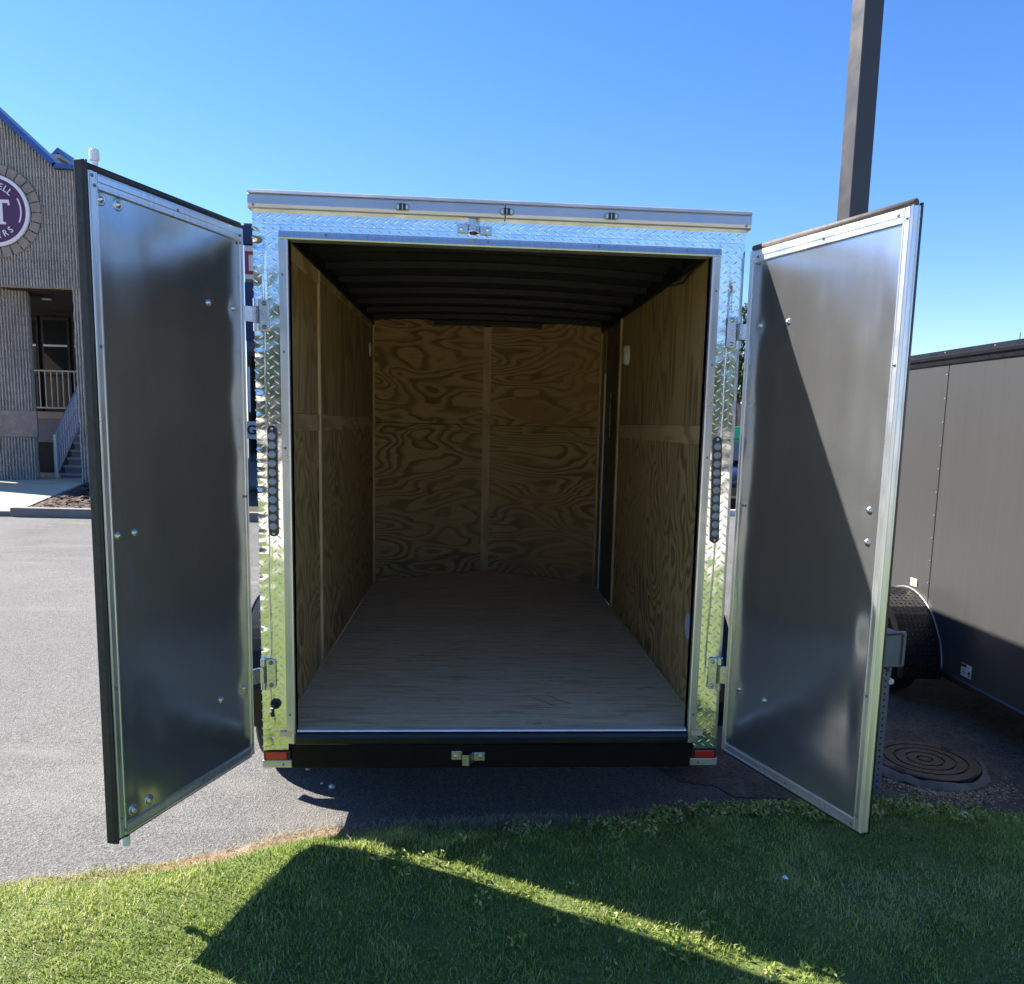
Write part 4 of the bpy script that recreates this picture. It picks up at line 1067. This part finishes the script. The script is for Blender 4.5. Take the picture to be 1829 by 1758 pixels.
MB().prism([(-.9, 0), (.9, 0), (.85, .12), (-.85, .12)], -.08, .08, 1).build('wheel_stop', plain('pale_concrete', (.62, .60, .55), .9, 0, .06, 6), loc=(5.6, 12.9, 0), recalc=True, label='pale concrete wheel stop in front of the dark car', cat='wheel stop')
SH = empty('tan_shed', (13.2, 40, 0), label='small tan shed far off beyond the green bin', cat='shed')
box('wall', plain('tan_siding', (.42, .32, .22), .8), (-2, 2, 0, 3, 0, 2.2), SH); MB().prism([(-2.3, 2.2), (2.3, 2.2), (0, 3.3)], -.3, 3.3, 1).build('roof', plain('tan_roof', (.36, .29, .22), .8), SH, recalc=True)

# ------------------------------------------------------------------ far wood behind the camera, seen in the tread plate and doors
cs, rs_ = [], []
R_ = random.Random(21)
for k in range(90):
    x = -46+92*k/89+R_.uniform(-.8, .8); h = R_.uniform(4.2, 7.5)
    for zz in (.3, .6, .85): cs.append(Vector((x+R_.uniform(-1, 1), -31+R_.uniform(-2.5, 2.5), h*zz))); rs_.append(R_.uniform(1.1, 2.1))
place(leaf_mesh('treeline', cs, rs_, 42000, .34, 9), 'treeline', LEAF, kind='stuff', label='line of trees across the road behind the photographer')

# ------------------------------------------------------------------ grass blades
Mi = cam.matrix_world.inverted()
def in_view(P_, mx=.35):
    q = np.c_[P_, np.ones(len(P_))] @ np.array(Mi).T
    d = -q[:, 2]; u = 954.8+FPX*q[:, 0]/d; v = 969.5-FPX*q[:, 1]/d
    return (d > .3) & (u > -mx*900) & (u < 1829+mx*900) & (v < 1758+mx*700)
def blades(name, xy, hgt, wid, tint, lean, mat, label, clumpdir=None):
    n = len(xy); z = np.array([lawn_z(x, y) for x, y in xy])-.003
    a = rng.uniform(0, 2*np.pi, n); b = a+np.pi/2+rng.uniform(-.5, .5, n)
    wv = np.c_[np.cos(a), np.sin(a), np.zeros(n)]*wid[:, None]*.5
    ld = np.c_[np.cos(b), np.sin(b), np.zeros(n)]*(lean*hgt)[:, None]
    base = np.c_[xy, z]; up = np.c_[np.zeros((n, 2)), hgt]
    mid = base+up*.6+ld*.35; tip = base+up*np.sqrt(np.clip(1-.35*lean**2, .2, 1))[:, None]+ld
    vs = np.stack([base-wv, base+wv, mid+wv*.75, mid-wv*.75, tip], 1).reshape(-1, 3)
    me = bpy.data.meshes.new(name); me.vertices.add(5*n); me.vertices.foreach_set('co', vs.ravel().astype(np.float32))
    k = np.arange(n, dtype=np.int32)[:, None]*5
    li = np.concatenate([k+np.array([[0, 1, 2, 3]]), k+np.array([[3, 2, 4]])], 1).ravel()
    me.loops.add(7*n); me.polygons.add(2*n); me.loops.foreach_set('vertex_index', li.astype(np.int32))
    ls = np.stack([np.arange(n)*7, np.arange(n)*7+4], 1).ravel(); me.polygons.foreach_set('loop_start', ls.astype(np.int32))
    me.update(calc_edges=True)
    at = me.attributes.new('tint', 'FLOAT', 'POINT'); at.data.foreach_set('value', np.repeat(tint, 5).astype(np.float32))
    return place(me, name, mat, kind='stuff', label=label)
GRASS = mat_blades('grass_blade', [(0, (.055, .09, .016)), (.35, (.20, .29, .045)), (.7, (.44, .53, .13)), (.88, (.58, .56, .26)), (1, (.62, .54, .35))], .45)
STRAW = mat_blades('dry_grass_blade', [(0, (.22, .18, .11)), (.5, (.42, .36, .25)), (1, (.58, .53, .41))], .6)
NB = 640000
xy = np.c_[rng.uniform(-3.2, 4.2, NB), rng.uniform(-2.0, .32, NB)]
xy = xy[in_view(np.c_[xy, np.full(len(xy), .1)])]
def fld(p, f, s): return np.array([mnoise.noise((x*f, y*f, s)) for x, y in p])
ed = np.array([edge_y(x) for x, y in xy]); dd = ed-xy[:, 1]
n1 = fld(xy, 2.2, 1.0); n2_ = fld(xy, 7, 4.0)
sandy = np.exp(-((xy[:, 0]+.92)/.33)**2)
keep_p = np.clip((dd+.03-.07*n1-.12*sandy)/(.07+.16*sandy), 0, 1)**1.2
right = np.clip((xy[:, 0]-.4)/.6, 0, 1)
keep_p = np.maximum(keep_p, np.clip((dd+.02-.1*n1)/.12, 0, 1)*right)
keep = rng.uniform(0, 1, len(xy)) < keep_p*(.72+.25*n2_)
xy, dd, n1, n2_ = xy[keep], dd[keep], n1[keep], n2_[keep]
n = len(xy)
hg = np.clip(rng.normal(.0145, .006, n)*(1+.6*n1+.5*n2_), .006, .05)
tint = np.clip(rng.normal(.42, .19, n)+.26*n1+.24*n2_, 0, .86)
dry = rng.uniform(0, 1, n) < .045+.10*np.clip(fld(xy, 1.3, 9.0), 0, 1); tint[dry] = rng.uniform(.86, 1, dry.sum())
patch = np.clip(fld(xy, .9, 14.0)-.12, 0, 1)*2.2; patch += 1.2*np.exp(-((xy[:, 0]-1.45)/.55)**2-((xy[:, 1]+.62)/.16)**2); pk = rng.uniform(0, 1, n) < patch*.5; tint[pk] = rng.uniform(.72, .98, pk.sum())
blades('grass', xy, hg, rng.uniform(.0020, .0040, n), tint, rng.uniform(.15, 1.0, n), GRASS, 'mown green grass of the verge')
# dry straw along the asphalt edge and dead stalks in the turf
m_ = 9000; x_ = rng.uniform(-2.6, .75, m_); dens = np.array([max(0, min(1, .04+.7*mnoise.noise((x*2.1, 2.2, 0))+.8*math.exp(-((x+.9)/.3)**2)+.7*math.exp(-((x-.25)/.3)**2))) for x in x_])
k_ = rng.uniform(0, 1, m_) < dens; x_ = x_[k_]
y_ = np.array([edge_y(x) for x in x_])-np.abs(rng.normal(.03, .07, len(x_)))+.015
xy2 = np.c_[x_, y_]; m_ = len(xy2)
blades('dry_grass', xy2, np.clip(rng.normal(.018, .014, m_), .005, .09), rng.uniform(.0015, .003, m_), rng.uniform(0, 1, m_), rng.uniform(.6, 2.6, m_), STRAW, 'dry straw coloured grass along the asphalt edge')
m_ = 1700; x_ = rng.normal(.12, .26, m_); xy4 = np.c_[x_, np.array([edge_y(x) for x in x_])-np.abs(rng.normal(0, .035, m_))+.02]
blades('dry_tufts', xy4, rng.uniform(.015, .05, m_), rng.uniform(.0018, .0035, m_), rng.uniform(.3, 1, m_), rng.uniform(.3, 1.9, m_), STRAW, 'tufts of pale dead grass at the asphalt edge behind the bumper')
m_ = 420; xy3 = np.c_[rng.uniform(-2.2, 3.2, m_), rng.uniform(-1.5, .1, m_)]; xy3 = xy3[[edge_y(x)-y > .08 for x, y in xy3]]; m_ = len(xy3)
blades('dead_stalks', xy3, rng.uniform(.02, .05, m_), rng.uniform(.002, .004, m_), rng.uniform(.2, 1, m_), rng.uniform(.4, 1.6, m_), STRAW, 'pale dead grass stalks scattered in the lawn')
# broad-leaved weeds in the shaded grass at the right
cw, rw = [], []
for k in range(120):
    x = random.gauss(1.35, .5); y = edge_y(x)-abs(random.gauss(.10, .12))-.04; cw.append(Vector((x, y, lawn_z(x, y)+.03))); rw.append(random.uniform(.03, .06))
for k in range(60):
    x = random.uniform(-.5, 1.2); y = -.25-.58*(x+.6)+random.gauss(0, .1); 
    if y < edge_y(x)-.1: cw.append(Vector((x, y, lawn_z(x, y)+.02))); rw.append(random.uniform(.02, .04))
place(leaf_mesh('broadleaf_weeds', cw, rw, 5200, .011, 12, .6), 'broadleaf_weeds', GRASS, kind='stuff', label='small broad leaved weeds in the lawn')
# clippings and crumbs on the bare dirt
m_ = 2600; g = MB()
for k in range(m_):
    x = random.uniform(.75, 3.3); y = random.uniform(.2, 1.7); q = random.uniform(.002, .007); a = random.uniform(0, 6.28)
    if math.hypot(x-2.235, y-.665) < .30: continue
    z = .005; dx, dy = q*math.cos(a)*random.uniform(1, 2.5), q*math.sin(a)
    g.add([(x-dx, y-dy, z), (x+dy*.5, y-dx*.5, z), (x+dx, y+dy, z), (x-dy*.5, y+dx*.5, z), (x, y, z+q*.9)], [(0, 1, 4), (1, 2, 4), (2, 3, 4), (3, 0, 4)])
g.build('dirt_crumbs', plain('dirt_crumb', (.16, .125, .09), .95, 0, .5, 30), kind='stuff', label='dry crumbs and clippings lying on the bare dirt')
# pale dry clippings washed up in front of the manhole
m_ = 700; g = MB()
for k in range(m_):
    a = random.gauss(-1.75, .55); r_ = .33+abs(random.gauss(0, .075)); x, y = 2.235+r_*math.cos(a), .665+r_*math.sin(a)
    L_, w = random.uniform(.003, .009), random.uniform(.001, .003); t = random.uniform(0, 3.14); dx, dy = math.cos(t), math.sin(t); z = .006+random.uniform(0, .008)
    g.add([(x-L_*dx-w*dy, y-L_*dy+w*dx, z), (x+L_*dx-w*dy, y+L_*dy+w*dx, z+.002), (x+L_*dx+w*dy, y+L_*dy-w*dx, z+.002), (x-L_*dx+w*dy, y-L_*dy-w*dx, z)], [(3, 2, 1, 0)])
g.build('dry_clippings', plain('straw_clipping', (.34, .27, .17), .8, 0, .3, 30), kind='stuff', label='pale dry clippings lying in front of the manhole')
# litter
LIT = plain('paper_white', (.75, .75, .78), .7)
def scrap(x, y, q, seed, label):
    R_ = random.Random(seed); g = MB(); z = lawn_z(x, y)+.035; N = 7
    ring = [(q*R_.uniform(.6, 1)*math.cos(6.28*k/N), q*R_.uniform(.5, .9)*math.sin(6.28*k/N), R_.uniform(-.3, .5)*q) for k in range(N)]
    g.add([(0, 0, q*.45)]+ring+[(0, 0, -.2*q)], [(0, 1+k, 1+(k+1) % N) for k in range(N)]+[(N+1, 1+(k+1) % N, 1+k) for k in range(N)])
    g.build('litter_scrap', LIT, loc=(x, y, z), label=label, cat='litter', group='scraps of litter in the grass')
scrap(1.985, -.09, .016, 1, 'crumpled white paper scrap in shaded grass right of the open door')
scrap(1.02, -.58, .014, 2, 'pale scrap lying in the shaded lawn behind the sunlit strip')
scrap(.45, -.86, .010, 3, 'tiny white scrap in the dark grass before the sunlit strip')
for k, (x, y, q) in enumerate(((-.735, .455, .016), (-.79, .50, .008), (-.885, .66, .011))):  # small white lumps added to stand for sun flecks in the trailer's shadow
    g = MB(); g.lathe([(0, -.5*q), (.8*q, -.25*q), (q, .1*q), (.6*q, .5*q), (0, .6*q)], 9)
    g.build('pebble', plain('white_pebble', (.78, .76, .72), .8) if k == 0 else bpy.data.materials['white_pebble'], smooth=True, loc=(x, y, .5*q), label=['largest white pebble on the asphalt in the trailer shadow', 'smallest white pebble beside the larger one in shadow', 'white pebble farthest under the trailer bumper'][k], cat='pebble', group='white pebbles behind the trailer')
